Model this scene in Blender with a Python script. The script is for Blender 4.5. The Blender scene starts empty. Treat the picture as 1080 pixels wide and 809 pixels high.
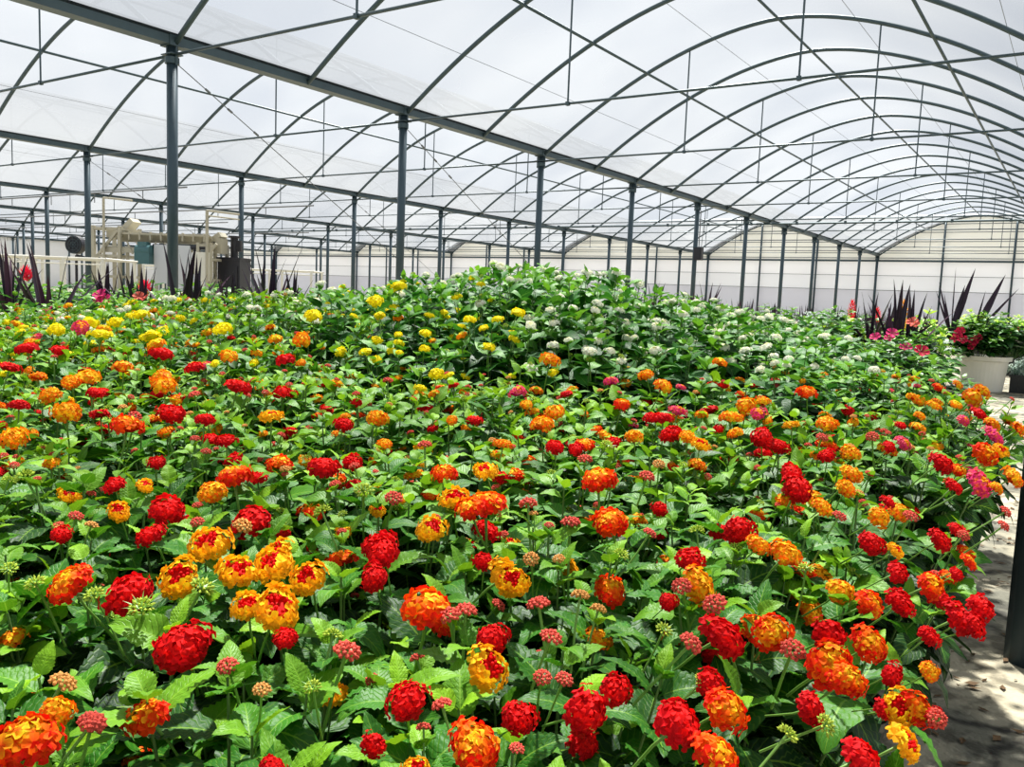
import bpy, math, random
import numpy as np
from mathutils import Vector, Matrix

random.seed(7)
RS = np.random.RandomState(7)
PI = math.pi
SC = bpy.context.scene
COL = SC.collection

# ------------------------------------------------------------------ camera
F_PX, YAW, PIT, ROL = 887.58, 0.5932, 0.1041, 0.0389
ZC = 0.73
FW = np.array([-math.sin(YAW)*math.cos(PIT), math.cos(YAW)*math.cos(PIT), -math.sin(PIT)])
R0 = np.array([math.cos(YAW), math.sin(YAW), 0.0]); U0 = np.cross(R0, FW)
RV = R0*math.cos(ROL)+U0*math.sin(ROL); UV_ = -R0*math.sin(ROL)+U0*math.cos(ROL)
CAM = np.array([0, 0, ZC])

cd = bpy.data.cameras.new('camera'); cam = bpy.data.objects.new('camera', cd); COL.objects.link(cam)
cd.sensor_fit = 'HORIZONTAL'; cd.sensor_width = 36.0; cd.lens = F_PX*36/1080
cd.clip_start = 0.05; cd.clip_end = 300
m = Matrix(((RV[0], UV_[0], -FW[0], 0), (RV[1], UV_[1], -FW[1], 0), (RV[2], UV_[2], -FW[2], ZC), (0, 0, 0, 1)))
cam.matrix_world = m
SC.camera = cam

def proj(p):
    d = np.asarray(p, float)-CAM; z = d@FW
    return 540+F_PX*(d@RV)/z, 404.5-F_PX*(d@UV_)/z, z

def ray(x, y): return FW+(x-540)/F_PX*RV-(y-404.5)/F_PX*UV_
def at(x, y, D): return CAM+D*ray(x, y)
def ground(px, D):
    """ground point seen in image column px at depth D"""
    p = CAM+D*ray(px, 300+0.035*px); return p[0], p[1]
def yhor(x): return 297+0.035*x

# ------------------------------------------------------------------ materials
def new_mat(name):
    mt = bpy.data.materials.new(name); mt.use_nodes = True
    nt = mt.node_tree; nt.nodes.clear()
    out = nt.nodes.new('ShaderNodeOutputMaterial')
    return mt, nt, nt.nodes, nt.links, out

def plain(name, rgb, rough=0.5, metal=0.0, noise=0.12, scale=12.0, bump=0.0):
    mt, nt, N, L, out = new_mat(name)
    b = N.new('ShaderNodeBsdfPrincipled'); b.inputs['Roughness'].default_value = rough; b.inputs['Metallic'].default_value = metal
    tc = N.new('ShaderNodeTexCoord'); nz = N.new('ShaderNodeTexNoise'); nz.inputs['Scale'].default_value = scale; nz.inputs['Detail'].default_value = 4
    L.new(tc.outputs['Object'], nz.inputs['Vector'])
    mx = N.new('ShaderNodeMix'); mx.data_type = 'RGBA'
    mx.inputs[6].default_value = (*[c*(1-noise) for c in rgb], 1); mx.inputs[7].default_value = (*[min(1, c*(1+noise)) for c in rgb], 1)
    L.new(nz.outputs['Fac'], mx.inputs[0]); L.new(mx.outputs[2], b.inputs['Base Color'])
    if bump:
        bp = N.new('ShaderNodeBump'); bp.inputs['Strength'].default_value = bump; L.new(nz.outputs['Fac'], bp.inputs['Height']); L.new(bp.outputs[0], b.inputs['Normal'])
    L.new(b.outputs[0], out.inputs[0])
    return mt

def leaf_mat(name, dark, mid, light, gloss=0.50, trans=0.26, veins=True):
    mt, nt, N, L, out = new_mat(name)
    at_ = N.new('ShaderNodeAttribute'); at_.attribute_name = 'tone'
    sp = N.new('ShaderNodeSeparateColor'); L.new(at_.outputs['Color'], sp.inputs[0])
    cr = N.new('ShaderNodeValToRGB'); e = cr.color_ramp.elements
    e[0].position = 0.0; e[0].color = (*dark, 1); e[1].position = 1.0; e[1].color = (*light, 1)
    k = cr.color_ramp.elements.new(0.5); k.color = (*mid, 1)
    L.new(sp.outputs[0], cr.inputs[0])
    uv = N.new('ShaderNodeUVMap'); uv.uv_map = 'UVMap'
    sx = N.new('ShaderNodeSeparateXYZ'); L.new(uv.outputs[0], sx.inputs[0])
    def M(op, a, b=None):
        n = N.new('ShaderNodeMath'); n.operation = op
        for i, v in enumerate((a, b)):
            if v is None: continue
            if isinstance(v, (int, float)): n.inputs[i].default_value = v
            else: L.new(v, n.inputs[i])
        return n.outputs[0]
    au = M('ABSOLUTE', M('SUBTRACT', sx.outputs[0], 0.5))
    chev = M('MULTIPLY', M('SUBTRACT', sx.outputs[1], M('MULTIPLY', au, 0.55)), 10.0 if veins else 3.0)
    tri = M('ABSOLUTE', M('SUBTRACT', M('FRACT', chev), 0.5))      # .5 at the vein
    vein = M('POWER', M('MULTIPLY', tri, 2.0), 6.0)
    midrib = M('LESS_THAN', au, 0.022)
    vm = M('MAXIMUM', M('MULTIPLY', vein, 0.55), midrib)
    mx = N.new('ShaderNodeMix'); mx.data_type = 'RGBA'
    L.new(M('MULTIPLY', vm, 0.42), mx.inputs[0]); L.new(cr.outputs[0], mx.inputs[6])
    mx.inputs[7].default_value = (light[0]*1.15, light[1]*1.05, light[2]*1.6+0.02, 1)
    col = mx.outputs[2]
    nz = N.new('ShaderNodeTexNoise'); nz.inputs['Scale'].default_value = 260; tc = N.new('ShaderNodeTexCoord'); L.new(tc.outputs['Object'], nz.inputs['Vector'])
    h = M('ADD', M('MULTIPLY', vm, -1.0), M('MULTIPLY', nz.outputs['Fac'], 0.5))
    bp = N.new('ShaderNodeBump'); bp.inputs['Strength'].default_value = 0.55 if veins else 0.2; bp.inputs['Distance'].default_value = 0.0015
    L.new(h, bp.inputs['Height'])
    b = N.new('ShaderNodeBsdfPrincipled'); b.inputs['Roughness'].default_value = gloss
    b.inputs['Specular IOR Level'].default_value = 0.28
    L.new(col, b.inputs['Base Color']); L.new(bp.outputs[0], b.inputs['Normal'])
    t = N.new('ShaderNodeBsdfTranslucent')
    hs = N.new('ShaderNodeHueSaturation'); hs.inputs['Value'].default_value = 1.25; hs.inputs['Hue'].default_value = 0.49; L.new(col, hs.inputs['Color']); L.new(hs.outputs[0], t.inputs[0])
    ms = N.new('ShaderNodeMixShader'); ms.inputs[0].default_value = trans
    L.new(b.outputs[0], ms.inputs[1]); L.new(t.outputs[0], ms.inputs[2]); L.new(ms.outputs[0], out.inputs[0])
    return mt

def petal_mat():
    mt, nt, N, L, out = new_mat('petals')
    a = N.new('ShaderNodeAttribute'); a.attribute_name = 'tone'
    b = N.new('ShaderNodeBsdfPrincipled'); b.inputs['Roughness'].default_value = 0.65; b.inputs['Specular IOR Level'].default_value = 0.1
    t = N.new('ShaderNodeBsdfTranslucent'); ms = N.new('ShaderNodeMixShader'); ms.inputs[0].default_value = 0.25
    L.new(a.outputs['Color'], b.inputs['Base Color']); L.new(a.outputs['Color'], t.inputs[0])
    L.new(b.outputs[0], ms.inputs[1]); L.new(t.outputs[0], ms.inputs[2]); L.new(ms.outputs[0], out.inputs[0])
    return mt

def film_mat(name, rgb, clear):
    """polythene: part clear, part milky"""
    mt, nt, N, L, out = new_mat(name)
    tc = N.new('ShaderNodeTexCoord'); nz = N.new('ShaderNodeTexNoise'); nz.inputs['Scale'].default_value = 0.35; nz.inputs['Detail'].default_value = 5
    mp = N.new('ShaderNodeMapping'); mp.inputs['Scale'].default_value = (1, 0.5, 1); L.new(tc.outputs['Object'], mp.inputs[0]); L.new(mp.outputs[0], nz.inputs['Vector'])
    mr = N.new('ShaderNodeMapRange'); mr.inputs[1].default_value = 0.3; mr.inputs[2].default_value = 0.7; mr.inputs[3].default_value = clear-0.012; mr.inputs[4].default_value = clear+0.012
    L.new(nz.outputs['Fac'], mr.inputs[0])
    tr = N.new('ShaderNodeBsdfTransparent'); tr.inputs[0].default_value = (0.97, 0.985, 1, 1)
    tl = N.new('ShaderNodeBsdfTranslucent'); tl.inputs[0].default_value = (*rgb, 1)
    df = N.new('ShaderNodeBsdfDiffuse'); df.inputs[0].default_value = (*rgb, 1)
    hz = N.new('ShaderNodeMix'); hz.data_type = 'RGBA'; hz.inputs[6].default_value = (*[c*0.88 for c in rgb], 1); hz.inputs[7].default_value = (*[c*k for c, k in zip(rgb, (1.16, 1.13, 1.07))], 1)
    n3 = N.new('ShaderNodeTexNoise'); n3.inputs['Scale'].default_value = 0.22; n3.inputs['Detail'].default_value = 3; L.new(tc.outputs['Object'], n3.inputs['Vector']); q3 = N.new('ShaderNodeMapRange'); q3.inputs[1].default_value = 0.35; q3.inputs[2].default_value = 0.65; L.new(n3.outputs['Fac'], q3.inputs[0]); L.new(q3.outputs[0], hz.inputs[0])
    L.new(hz.outputs[2], tl.inputs[0])
    m1 = N.new('ShaderNodeMixShader'); m1.inputs[0].default_value = 0.25; L.new(tl.outputs[0], m1.inputs[1]); L.new(df.outputs[0], m1.inputs[2])
    m2 = N.new('ShaderNodeMixShader'); L.new(mr.outputs[0], m2.inputs[0]); L.new(m1.outputs[0], m2.inputs[1]); L.new(tr.outputs[0], m2.inputs[2])
    L.new(m2.outputs[0], out.inputs[0])
    return mt

def concrete_mat():
    mt, nt, N, L, out = new_mat('concrete')
    tc = N.new('ShaderNodeTexCoord')
    def noise(s, d=5):
        n = N.new('ShaderNodeTexNoise'); n.inputs['Scale'].default_value = s; n.inputs['Detail'].default_value = d; L.new(tc.outputs['Object'], n.inputs['Vector']); return n
    n1 = noise(3.5); n2 = noise(16, 9); n3 = noise(70, 5)
    r1 = N.new('ShaderNodeValToRGB'); e = r1.color_ramp.elements
    e[0].position = 0.36; e[0].color = (0.14, 0.135, 0.10, 1); e[1].position = 0.6; e[1].color = (0.46, 0.41, 0.29, 1)
    L.new(n1.outputs['Fac'], r1.inputs[0])
    r2 = N.new('ShaderNodeValToRGB'); e = r2.color_ramp.elements
    e[0].position = 0.40; e[0].color = (0.14, 0.13, 0.10, 1); e[1].position = 0.52; e[1].color = (1, 1, 1, 1)
    L.new(n2.outputs['Fac'], r2.inputs[0])
    mu = N.new('ShaderNodeMix'); mu.data_type = 'RGBA'; mu.blend_type = 'MULTIPLY'; mu.inputs[0].default_value = 0.7
    L.new(r1.outputs[0], mu.inputs[6]); L.new(r2.outputs[0], mu.inputs[7])
    # cracks
    vo = N.new('ShaderNodeTexVoronoi'); vo.feature = 'DISTANCE_TO_EDGE'; vo.inputs['Scale'].default_value = 1.7
    wn = noise(5, 4); ad = N.new('ShaderNodeMix'); ad.data_type = 'RGBA'; ad.blend_type = 'ADD'; ad.inputs[0].default_value = 0.22
    L.new(tc.outputs['Object'], ad.inputs[6]); L.new(wn.outputs['Color'], ad.inputs[7]); L.new(ad.outputs[2], vo.inputs['Vector'])
    rc = N.new('ShaderNodeValToRGB'); e = rc.color_ramp.elements
    e[0].position = 0.006; e[0].color = (0.05, 0.045, 0.035, 1); e[1].position = 0.03; e[1].color = (1, 1, 1, 1)
    L.new(vo.outputs['Distance'], rc.inputs[0])
    m2 = N.new('ShaderNodeMix'); m2.data_type = 'RGBA'; m2.blend_type = 'MULTIPLY'; m2.inputs[0].default_value = 0.85
    L.new(mu.outputs[2], m2.inputs[6]); L.new(rc.outputs[0], m2.inputs[7])
    b = N.new('ShaderNodeBsdfPrincipled'); b.inputs['Roughness'].default_value = 0.85
    L.new(m2.outputs[2], b.inputs['Base Color'])
    bp = N.new('ShaderNodeBump'); bp.inputs['Strength'].default_value = 0.5; bp.inputs['Distance'].default_value = 0.01; L.new(n3.outputs['Fac'], bp.inputs['Height']); L.new(bp.outputs[0], b.inputs['Normal'])
    L.new(b.outputs[0], out.inputs[0])
    return mt

M_LEAF = leaf_mat('lantana_leaf', (0.003, 0.027, 0.005), (0.028, 0.16, 0.005), (0.25, 0.49, 0.012))
M_WLEAF = leaf_mat('white_lantana_leaf', (0.003, 0.034, 0.007), (0.018, 0.14, 0.010), (0.17, 0.42, 0.020))
M_BROAD = leaf_mat('broad_leaf', (0.004, 0.035, 0.008), (0.020, 0.12, 0.012), (0.16, 0.36, 0.025), gloss=0.35)
M_LIME = leaf_mat('lime_leaf', (0.12, 0.34, 0.02), (0.30, 0.55, 0.03), (0.55, 0.70, 0.06), veins=False)
M_SILVER = leaf_mat('silver_leaf', (0.20, 0.30, 0.24), (0.42, 0.52, 0.44), (0.65, 0.72, 0.62), gloss=0.8, veins=False)
M_CORDY = leaf_mat('burgundy_strap_leaf', (0.006, 0.004, 0.008), (0.022, 0.010, 0.020), (0.085, 0.03, 0.055), gloss=0.38, trans=0.08, veins=False)
M_PETAL = petal_mat()
M_STALK = plain('green_stalk', (0.14, 0.30, 0.04), 0.5)
M_STEM = plain('woody_stem', (0.10, 0.19, 0.04), 0.6)
M_STEEL = plain('galvanised_steel', (0.055, 0.085, 0.098), 0.42, 0.35, 0.25, 6.0)
M_STEEL2 = plain('painted_post_steel', (0.045, 0.075, 0.095), 0.45, 0.3, 0.2, 9.0)
M_WIRE = plain('wire', (0.16, 0.17, 0.18), 0.5, 0.4)
M_FILM = film_mat('polythene_film', (0.095, 0.103, 0.116), 0.25)
M_POTB = plain('black_plastic', (0.012, 0.013, 0.015), 0.4)
M_POTW = plain('white_plastic', (0.72, 0.70, 0.62), 0.5, 0, 0.06)
M_SOIL = plain('potting_soil', (0.02, 0.013, 0.008), 0.95, 0, 0.5, 90, 0.5)
M_FLOOR = concrete_mat()
M_CREAM = plain('cream_paint', (0.42, 0.39, 0.30), 0.5, 0, 0.15, 5)
M_GREYP = plain('grey_panel', (0.55, 0.57, 0.60), 0.5, 0, 0.08, 3)
M_BLUEG = plain('teal_motor_paint', (0.04, 0.12, 0.13), 0.45)
M_DARK = plain('dark_machine_paint', (0.012, 0.012, 0.018), 0.45)
M_RUBBER = plain('black_rubber', (0.01, 0.01, 0.01), 0.6)
M_LITTER = plain('dry_leaf', (0.10, 0.055, 0.02), 0.9, 0, 0.5, 40)

# ------------------------------------------------------------------ mesh helpers
def link(name, me, parent=None, mats=()):
    o = bpy.data.objects.new(name, me); COL.objects.link(o)
    if parent is not None: o.parent = parent
    return o

def np_mesh(name, V, Fa, mats, mat_idx=None, tone=None, uv=None, smooth=True):
    """V (n,3); Fa list of arrays of faces (m,k); tone (n,3) per vertex; uv (n,2) per vertex"""
    me = bpy.data.meshes.new(name)
    V = np.asarray(V, np.float32)
    if not isinstance(Fa, (list, tuple)): Fa = [Fa]
    Fa = [np.asarray(f, np.int32) for f in Fa if len(f)]
    loops = np.concatenate([f.ravel() for f in Fa]); tot = np.concatenate([np.full(len(f), f.shape[1], np.int32) for f in Fa])
    start = np.concatenate([[0], np.cumsum(tot)[:-1]]).astype(np.int32)
    me.vertices.add(len(V)); me.vertices.foreach_set('co', V.ravel())
    me.loops.add(len(loops)); me.loops.foreach_set('vertex_index', loops)
    me.polygons.add(len(tot)); me.polygons.foreach_set('loop_start', start); me.polygons.foreach_set('loop_total', tot)
    if mat_idx is not None: me.polygons.foreach_set('material_index', np.asarray(mat_idx, np.int32))
    me.polygons.foreach_set('use_smooth', np.full(len(tot), smooth))
    if uv is not None:
        ul = me.uv_layers.new(name='UVMap'); ul.data.foreach_set('uv', np.asarray(uv, np.float32)[loops].ravel())
    if tone is not None:
        ca = me.color_attributes.new('tone', 'FLOAT_COLOR', 'POINT')
        t4 = np.ones((len(V), 4), np.float32); t4[:, :3] = tone; ca.data.foreach_set('color', t4.ravel())
    for mt in mats: me.materials.append(mt)
    me.update(); me.validate()
    return me

class G:
    """geometry collector: verts, faces (quads+tris), material index"""
    def __init__(s): s.v = []; s.q = []; s.t = []; s.qm = []; s.tm = []; s.n = 0; s.tone = []
    def add(s, V, Q=None, T=None, mi=0, tone=(1, 1, 1)):
        V = np.asarray(V, float); s.v.append(V)
        if Q is not None and len(Q): Q = np.asarray(Q)+s.n; s.q.append(Q); s.qm.append(np.full(len(Q), mi))
        if T is not None and len(T): T = np.asarray(T)+s.n; s.t.append(T); s.tm.append(np.full(len(T), mi))
        tn = np.asarray(tone, float); s.tone.append(np.broadcast_to(tn, (len(V), 3))); s.n += len(V)
    def box(s, c, size, rz=0.0, mi=0, tilt=None):
        hx, hy, hz = [k/2 for k in size]
        V = np.array([(x, y, z) for z in (-hz, hz) for (x, y) in ((-hx, -hy), (hx, -hy), (hx, hy), (-hx, hy))], float)
        if tilt: V = V@np.array(Matrix.Rotation(tilt[0], 3, tilt[1])).T
        cs, sn = math.cos(rz), math.sin(rz)
        V = np.stack([V[:, 0]*cs-V[:, 1]*sn, V[:, 0]*sn+V[:, 1]*cs, V[:, 2]], 1)+np.array(c)
        s.add(V, [(0, 3, 2, 1), (4, 5, 6, 7), (0, 1, 5, 4), (1, 2, 6, 5), (2, 3, 7, 6), (3, 0, 4, 7)], mi=mi)
    def tube(s, P, r, n=8, mi=0, cap=True, tone=(1, 1, 1)):
        P = np.asarray(P, float); k = len(P); r = np.broadcast_to(np.asarray(r, float), (k,))
        T = np.gradient(P, axis=0); T /= np.linalg.norm(T, axis=1)[:, None]+1e-12
        up = np.array([0, 0, 1.0]) if abs(T[:, 2]).mean() < 0.8 else np.array([0, 1.0, 0])
        A = np.cross(T, up); A /= np.linalg.norm(A, axis=1)[:, None]+1e-12; B = np.cross(A, T)
        a = np.arange(n)*2*PI/n+PI/n
        V = P[:, None]+r[:, None, None]*(np.cos(a)[None, :, None]*A[:, None]+np.sin(a)[None, :, None]*B[:, None])
        i = np.arange(k-1)[:, None]*n; j = np.arange(n)[None]; j2 = (j+1) % n
        Q = np.stack([i+j, i+j2, i+n+j2, i+n+j], -1).reshape(-1, 4)
        V = V.reshape(-1, 3); T3 = None
        if cap:
            V = np.concatenate([V, P[:1], P[-1:]]); c0, c1 = k*n, k*n+1
            T3 = [(c0, (q+1) % n, q) for q in range(n)]+[(c1, (k-1)*n+q, (k-1)*n+(q+1) % n) for q in range(n)]
        s.add(V, Q, T3, mi=mi, tone=tone)
    def lathe(s, prof, n=24, mi=0, c=(0, 0, 0)):
        P = np.array(prof, float); a = np.arange(n)*2*PI/n
        V = np.stack([P[:, 0, None]*np.cos(a), P[:, 0, None]*np.sin(a), np.broadcast_to(P[:, 1, None], (len(P), n))], -1).reshape(-1, 3)+np.array(c)
        i = np.arange(len(P)-1)[:, None]*n; j = np.arange(n)[None]; j2 = (j+1) % n
        s.add(V, np.stack([i+j, i+j2, i+n+j2, i+n+j], -1).reshape(-1, 4), mi=mi)
    def mesh(s, name, mats, smooth=False):
        V = np.concatenate(s.v); fs = []; mi = []
        if s.q: fs.append(np.concatenate(s.q)); mi.append(np.concatenate(s.qm))
        if s.t: fs.append(np.concatenate(s.t)); mi.append(np.concatenate(s.tm))
        return np_mesh(name, V, fs, mats, np.concatenate(mi), np.concatenate(s.tone), smooth=smooth)

def root(name, loc, label, cat, group=None, rz=0.0, kind=None):
    o = bpy.data.objects.new(name, None); COL.objects.link(o); o.location = loc; o.rotation_euler = (0, 0, rz)
    o.empty_display_size = 0.05
    tag(o, label, cat, group, kind); return o
def tag(o, label, cat, group=None, kind=None):
    o['label'] = label; o['category'] = cat
    if group: o['group'] = group
    if kind: o['kind'] = kind
    return o

ORD = ['first', 'second', 'third', 'fourth', 'fifth', 'sixth', 'seventh', 'eighth', 'ninth', 'tenth', 'eleventh', 'twelfth', 'thirteenth', 'fourteenth',
       'fifteenth', 'sixteenth', 'seventeenth', 'eighteenth', 'nineteenth', 'twentieth', 'twenty-first', 'twenty-second', 'twenty-third', 'twenty-fourth',
       'twenty-fifth', 'twenty-sixth', 'twenty-seventh', 'twenty-eighth', 'twenty-ninth', 'thirtieth']
#@SHELL
# ------------------------------------------------------------------ the greenhouse shell
YP0, DY, NK = 6.06, 4.0, 10          # post planes: YP0 + k*DY, k = -2..10
XR = -0.02
ROWS = [8.96, -0.02, -9.00, -17.98, -27.0, -36.0, -45.0, -54.0, -63.0]
ROWS[4] = -27.5; ROWS[5] = -36.5; ROWS[6] = -45.5; ROWS[7] = -54.5; ROWS[8] = -63.5
ROWN = ['right of the aisle', 'beside the aisle', 'one bay left of the aisle', 'two bays left of the aisle', 'three bays left of the aisle', 'four bays left of the aisle',
        'five bays left of the aisle', 'six bays left of the aisle', 'seven bays left of the aisle']
BAYN = ['in the bay right of the aisle', 'in the bay over the flowers', 'in the second bay to the left', 'in the third bay to the left', 'in the fourth bay to the left', 'in the fifth bay to the left',
        'in the sixth bay to the left', 'in the seventh bay to the left']
ZE, ZR, ZT = 3.44, 5.34, 3.34
YF, YE = -1.94, 46.06
KS = list(range(-2, 11))

def arch_z(u):                        # u in -1..1 across the bay
    return ZE+0.02+(ZR-ZE)*(1-abs(u)**1.77)

# floor
g = G(); g.add([(-66, -6, 0), (12, -6, 0), (12, 50, 0), (-66, 50, 0)], [(0, 1, 2, 3)])
o = link('floor', g.mesh('floor', [M_FLOOR])); tag(o, 'cracked pale concrete floor with dark stains and debris', 'floor', kind='structure')

# steel columns
g = G(); g.tube([(0, 0, 0), (0, 0, ZE)], 0.062, 14, cap=True)
me_post = g.mesh('column_shaft', [M_STEEL2], smooth=True)
g = G(); g.box((0, 0, ZE-0.10), (0.20, 0.16, 0.012)); g.box((0, 0.0, ZE-0.055), (0.012, 0.15, 0.09)); g.box((0, 0, ZE-0.055), (0.18, 0.012, 0.09))
g.tube([(-0.085, 0, ZE-0.22), (-0.085, 0, ZE-0.02)], 0.012, 6); g.tube([(0.085, 0, ZE-0.22), (0.085, 0, ZE-0.02)], 0.012, 6)
g.tube([(0, 0, ZE-0.2), (0, 0, ZE-0.13)], 0.082, 14)
me_br = g.mesh('column_bracket', [M_STEEL])
g = G(); g.box((0, 0, 0.006), (0.2, 0.2, 0.012))
for sx in (-1, 1):
    for sy in (-1, 1): g.tube([(sx*0.08, sy*0.08, 0.01), (sx*0.08, sy*0.08, 0.03)], 0.009, 6)
me_bp = g.mesh('column_foot', [M_STEEL])
for ri, x in enumerate(ROWS):
    for k in KS:
        y = YP0+k*DY
        if ri == 0 and k > 6: pass
        if ri >= 2 and k < 0 or ri >= 4 and k < 1: continue
        r = root('steel_column', (x, y, 0), 'slate grey steel column, %s from the front in the row %s' % (ORD[k+2 if ri < 2 else k if ri < 4 else k-1], ROWN[ri]), 'column', 'steel columns carrying the gutters', kind='structure')
        link('shaft', me_post, r); link('bracket', me_br, r)

# gutters
def gutter_mesh():
    prof = [(-0.11, 0.15), (-0.11, 0.13), (-0.085, 0.13), (-0.085, 0.0), (0.085, 0.0), (0.085, 0.13), (0.11, 0.13), (0.11, 0.15), (0.07, 0.15), (0.055, 0.03), (-0.055, 0.03), (-0.07, 0.15)]
    n = len(prof); ys = np.linspace(YF, YE, 13); V = [(px, y, pz) for y in ys for (px, pz) in prof]; Q = []
    for i in range(len(ys)-1):
        for j in range(n): Q.append((i*n+j, i*n+(j+1) % n, (i+1)*n+(j+1) % n, (i+1)*n+j))
    g = G(); g.add(V, Q)
    for i in range(len(ys)):   # joint collars
        g.box((0, ys[i], -0.004+0.07), (0.19, 0.18, 0.155))
    return g.mesh('gutter', [M_STEEL])
me_gut = gutter_mesh()
for ri, x in enumerate(ROWS):
    o = link('gutter_beam', me_gut); o.location = (x, 0, ZE)
    tag(o, 'long steel gutter on top of the columns %s' % ROWN[ri], 'gutter', 'gutters between the bays', 'structure')

# arches, purlins, ties, cover per bay
for bi in range(len(ROWS)-1):
    xr, xl = ROWS[bi], ROWS[bi+1]; xc, hw = (xr+xl)/2, (xr-xl)/2
    us = np.linspace(-1, 1, 41)
    P = np.array([(u*(hw-0.06), 0, arch_z(u)) for u in us])
    g = G(); g.tube(P, 0.034 if bi < 3 else 0.036, 8); me_arch = g.mesh('arch_tube', [M_STEEL], smooth=True)
    n_arch = 0
    for h in range(-2*2, NK*2+1):
        if bi >= 2 and h < 0 or bi >= 4 and h < 2: continue
        o = link('roof_arch_beam', me_arch); o.location = (xc, YP0+h*DY/2, 0)
        tag(o, 'curved steel roof arch, %s from the front %s' % (ORD[n_arch], BAYN[bi]), 'roof arch', 'curved roof arches', 'structure'); n_arch += 1
    for dx, nm in ((-2.30, 'left'), (0, 'ridge'), (2.30, 'right')):
        z = arch_z(dx/hw)-0.045
        g = G(); g.tube([(0, YF, 0), (0, YE, 0)], 0.023, 8); o = link('purlin_beam', g.mesh('purlin', [M_STEEL], smooth=True)); o.location = (xc+dx, 0, z)
        tag(o, 'straight steel purlin along the %s of the roof %s' % ('crown' if nm == 'ridge' else nm+' slope', BAYN[bi]), 'purlin', 'purlins under the arches', 'structure')
    for k in KS:
        if bi >= 2 and k < 0 or bi >= 4 and k < 1: continue
        r = root('tie_beam', (xc, YP0+k*DY, ZT), 'thin horizontal steel tie with two hangers, %s from the front %s' % (ORD[k+2 if bi < 2 else k if bi < 4 else k-1], BAYN[bi]), 'roof tie', 'horizontal roof ties', kind='structure')
        g = G(); g.tube([(-hw+0.05, 0, 0), (hw-0.05, 0, 0)], 0.017, 8); link('tie_bar', g.mesh('tie_bar', [M_STEEL], smooth=True), r)
        for s_ in (-1.54, 1.54):
            zt = arch_z(s_/hw)-ZT
            g = G(); g.tube([(s_, 0, -0.03), (s_, 0, zt)], 0.013, 6); g.box((s_, 0, 0.0), (0.05, 0.05, 0.05)); link('hanger', g.mesh('hanger', [M_STEEL]), r)
    # film
    ys = np.arange(YF, YE+0.01, 2.0); uu = np.linspace(-1, 1, 31)
    V = [(xc+u*(hw-0.05), y, arch_z(u)+0.05) for y in ys for u in uu]; nu = len(uu)
    Q = [(i*nu+j, i*nu+j+1, (i+1)*nu+j+1, (i+1)*nu+j) for i in range(len(ys)-1) for j in range(nu-1)]
    g = G(); g.add(V, Q); o = link('ceiling', g.mesh('roof_film', [M_FILM], smooth=True))
    tag(o, 'milky polythene roof film stretched over the arches %s' % BAYN[bi], 'roof film', kind='structure')
    # film-retaining wires
    for dx in (-3.4, -1.15, 1.15, 3.4):
        if bi > 3: continue
        g = G(); g.tube([(0, YF, 0), (0, YE, 0)], 0.004, 4); o = link('trim_wire', g.mesh('wire', [M_WIRE])); o.location = (xc+dx, 0, arch_z(dx/hw)+0.02)
        tag(o, 'thin taut wire along the roof film, %.0f centimetres off the ridge, %s side, %s' % (abs(dx)*100, 'left' if dx < 0 else 'right', BAYN[bi]), 'wire', 'roof wires', 'structure')
# bracing cables from a few column tops
for (x, k, dx) in ((-9.0, 0, 1), (-9.0, 1, 1), (-17.98, 1, 1), (-17.98, 3, 1)):
    y0 = YP0+k*DY
    g = G(); P0 = np.array((x, y0, ZE-0.15)); P1 = np.array((x-4.49, y0+4.0, arch_z(0)-0.5 if False else 2.6)); P1 = np.array((x, y0+DY, 1.2))
    g.tube([P0, P1], 0.006, 5)
    for t in (0.12, 0.2, 0.3): g.tube([P0+(P1-P0)*(t-0.008), P0+(P1-P0)*(t+0.008)], 0.016, 6)
    o = link('trim_cable', g.mesh('cable', [M_WIRE])); tag(o, 'thin diagonal bracing cable below the gutter %s, at its %s column' % (ROWN[2 if x > -10 else 3], ORD[k]), 'cable', kind='structure')

# end wall: lower panels, upper film, rails, studs
XW0, XW1 = ROWS[-1], ROWS[0]; YW = YE+0.12
def panel(name, z0, z1, mat, label, th=0.03, y=YW, x0=XW0, x1=XW1):
    g = G(); g.add([(x0, y, z0), (x1, y, z0), (x1, y, z1), (x0, y, z1)], [(0, 1, 2, 3)]); o = link(name, g.mesh(name, [mat])); tag(o, label, 'wall', kind='structure'); return o
def wall_sheet(name, rgb, tr):
    mt, nt, N, L, out = new_mat(name)
    tc = N.new('ShaderNodeTexCoord'); wv = N.new('ShaderNodeTexNoise'); wv.inputs['Scale'].default_value = 1.2; mp = N.new('ShaderNodeMapping'); mp.inputs['Scale'].default_value = (0.3, 1, 2.5)
    L.new(tc.outputs['Object'], mp.inputs[0]); L.new(mp.outputs[0], wv.inputs['Vector'])
    mx = N.new('ShaderNodeMix'); mx.data_type = 'RGBA'; mx.inputs[6].default_value = (*[c*0.93 for c in rgb], 1); mx.inputs[7].default_value = (*rgb, 1); L.new(wv.outputs['Fac'], mx.inputs[0])
    d = N.new('ShaderNodeBsdfDiffuse'); t = N.new('ShaderNodeBsdfTranslucent'); L.new(mx.outputs[2], d.inputs[0]); L.new(mx.outputs[2], t.inputs[0])
    ms = N.new('ShaderNodeMixShader'); ms.inputs[0].default_value = tr; L.new(d.outputs[0], ms.inputs[1]); L.new(t.outputs[0], ms.inputs[2]); L.new(ms.outputs[0], out.inputs[0])
    return mt
MW1 = wall_sheet('lilac_curtain', (0.80, 0.80, 0.88), 0.030); MW2 = wall_sheet('white_curtain', (0.90, 0.91, 0.95), 0.050); MW3 = wall_sheet('white_curtain_upper', (0.94, 0.94, 0.97), 0.055); MW4 = wall_sheet('cream_film', (0.90, 0.89, 0.82), 0.055)
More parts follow.
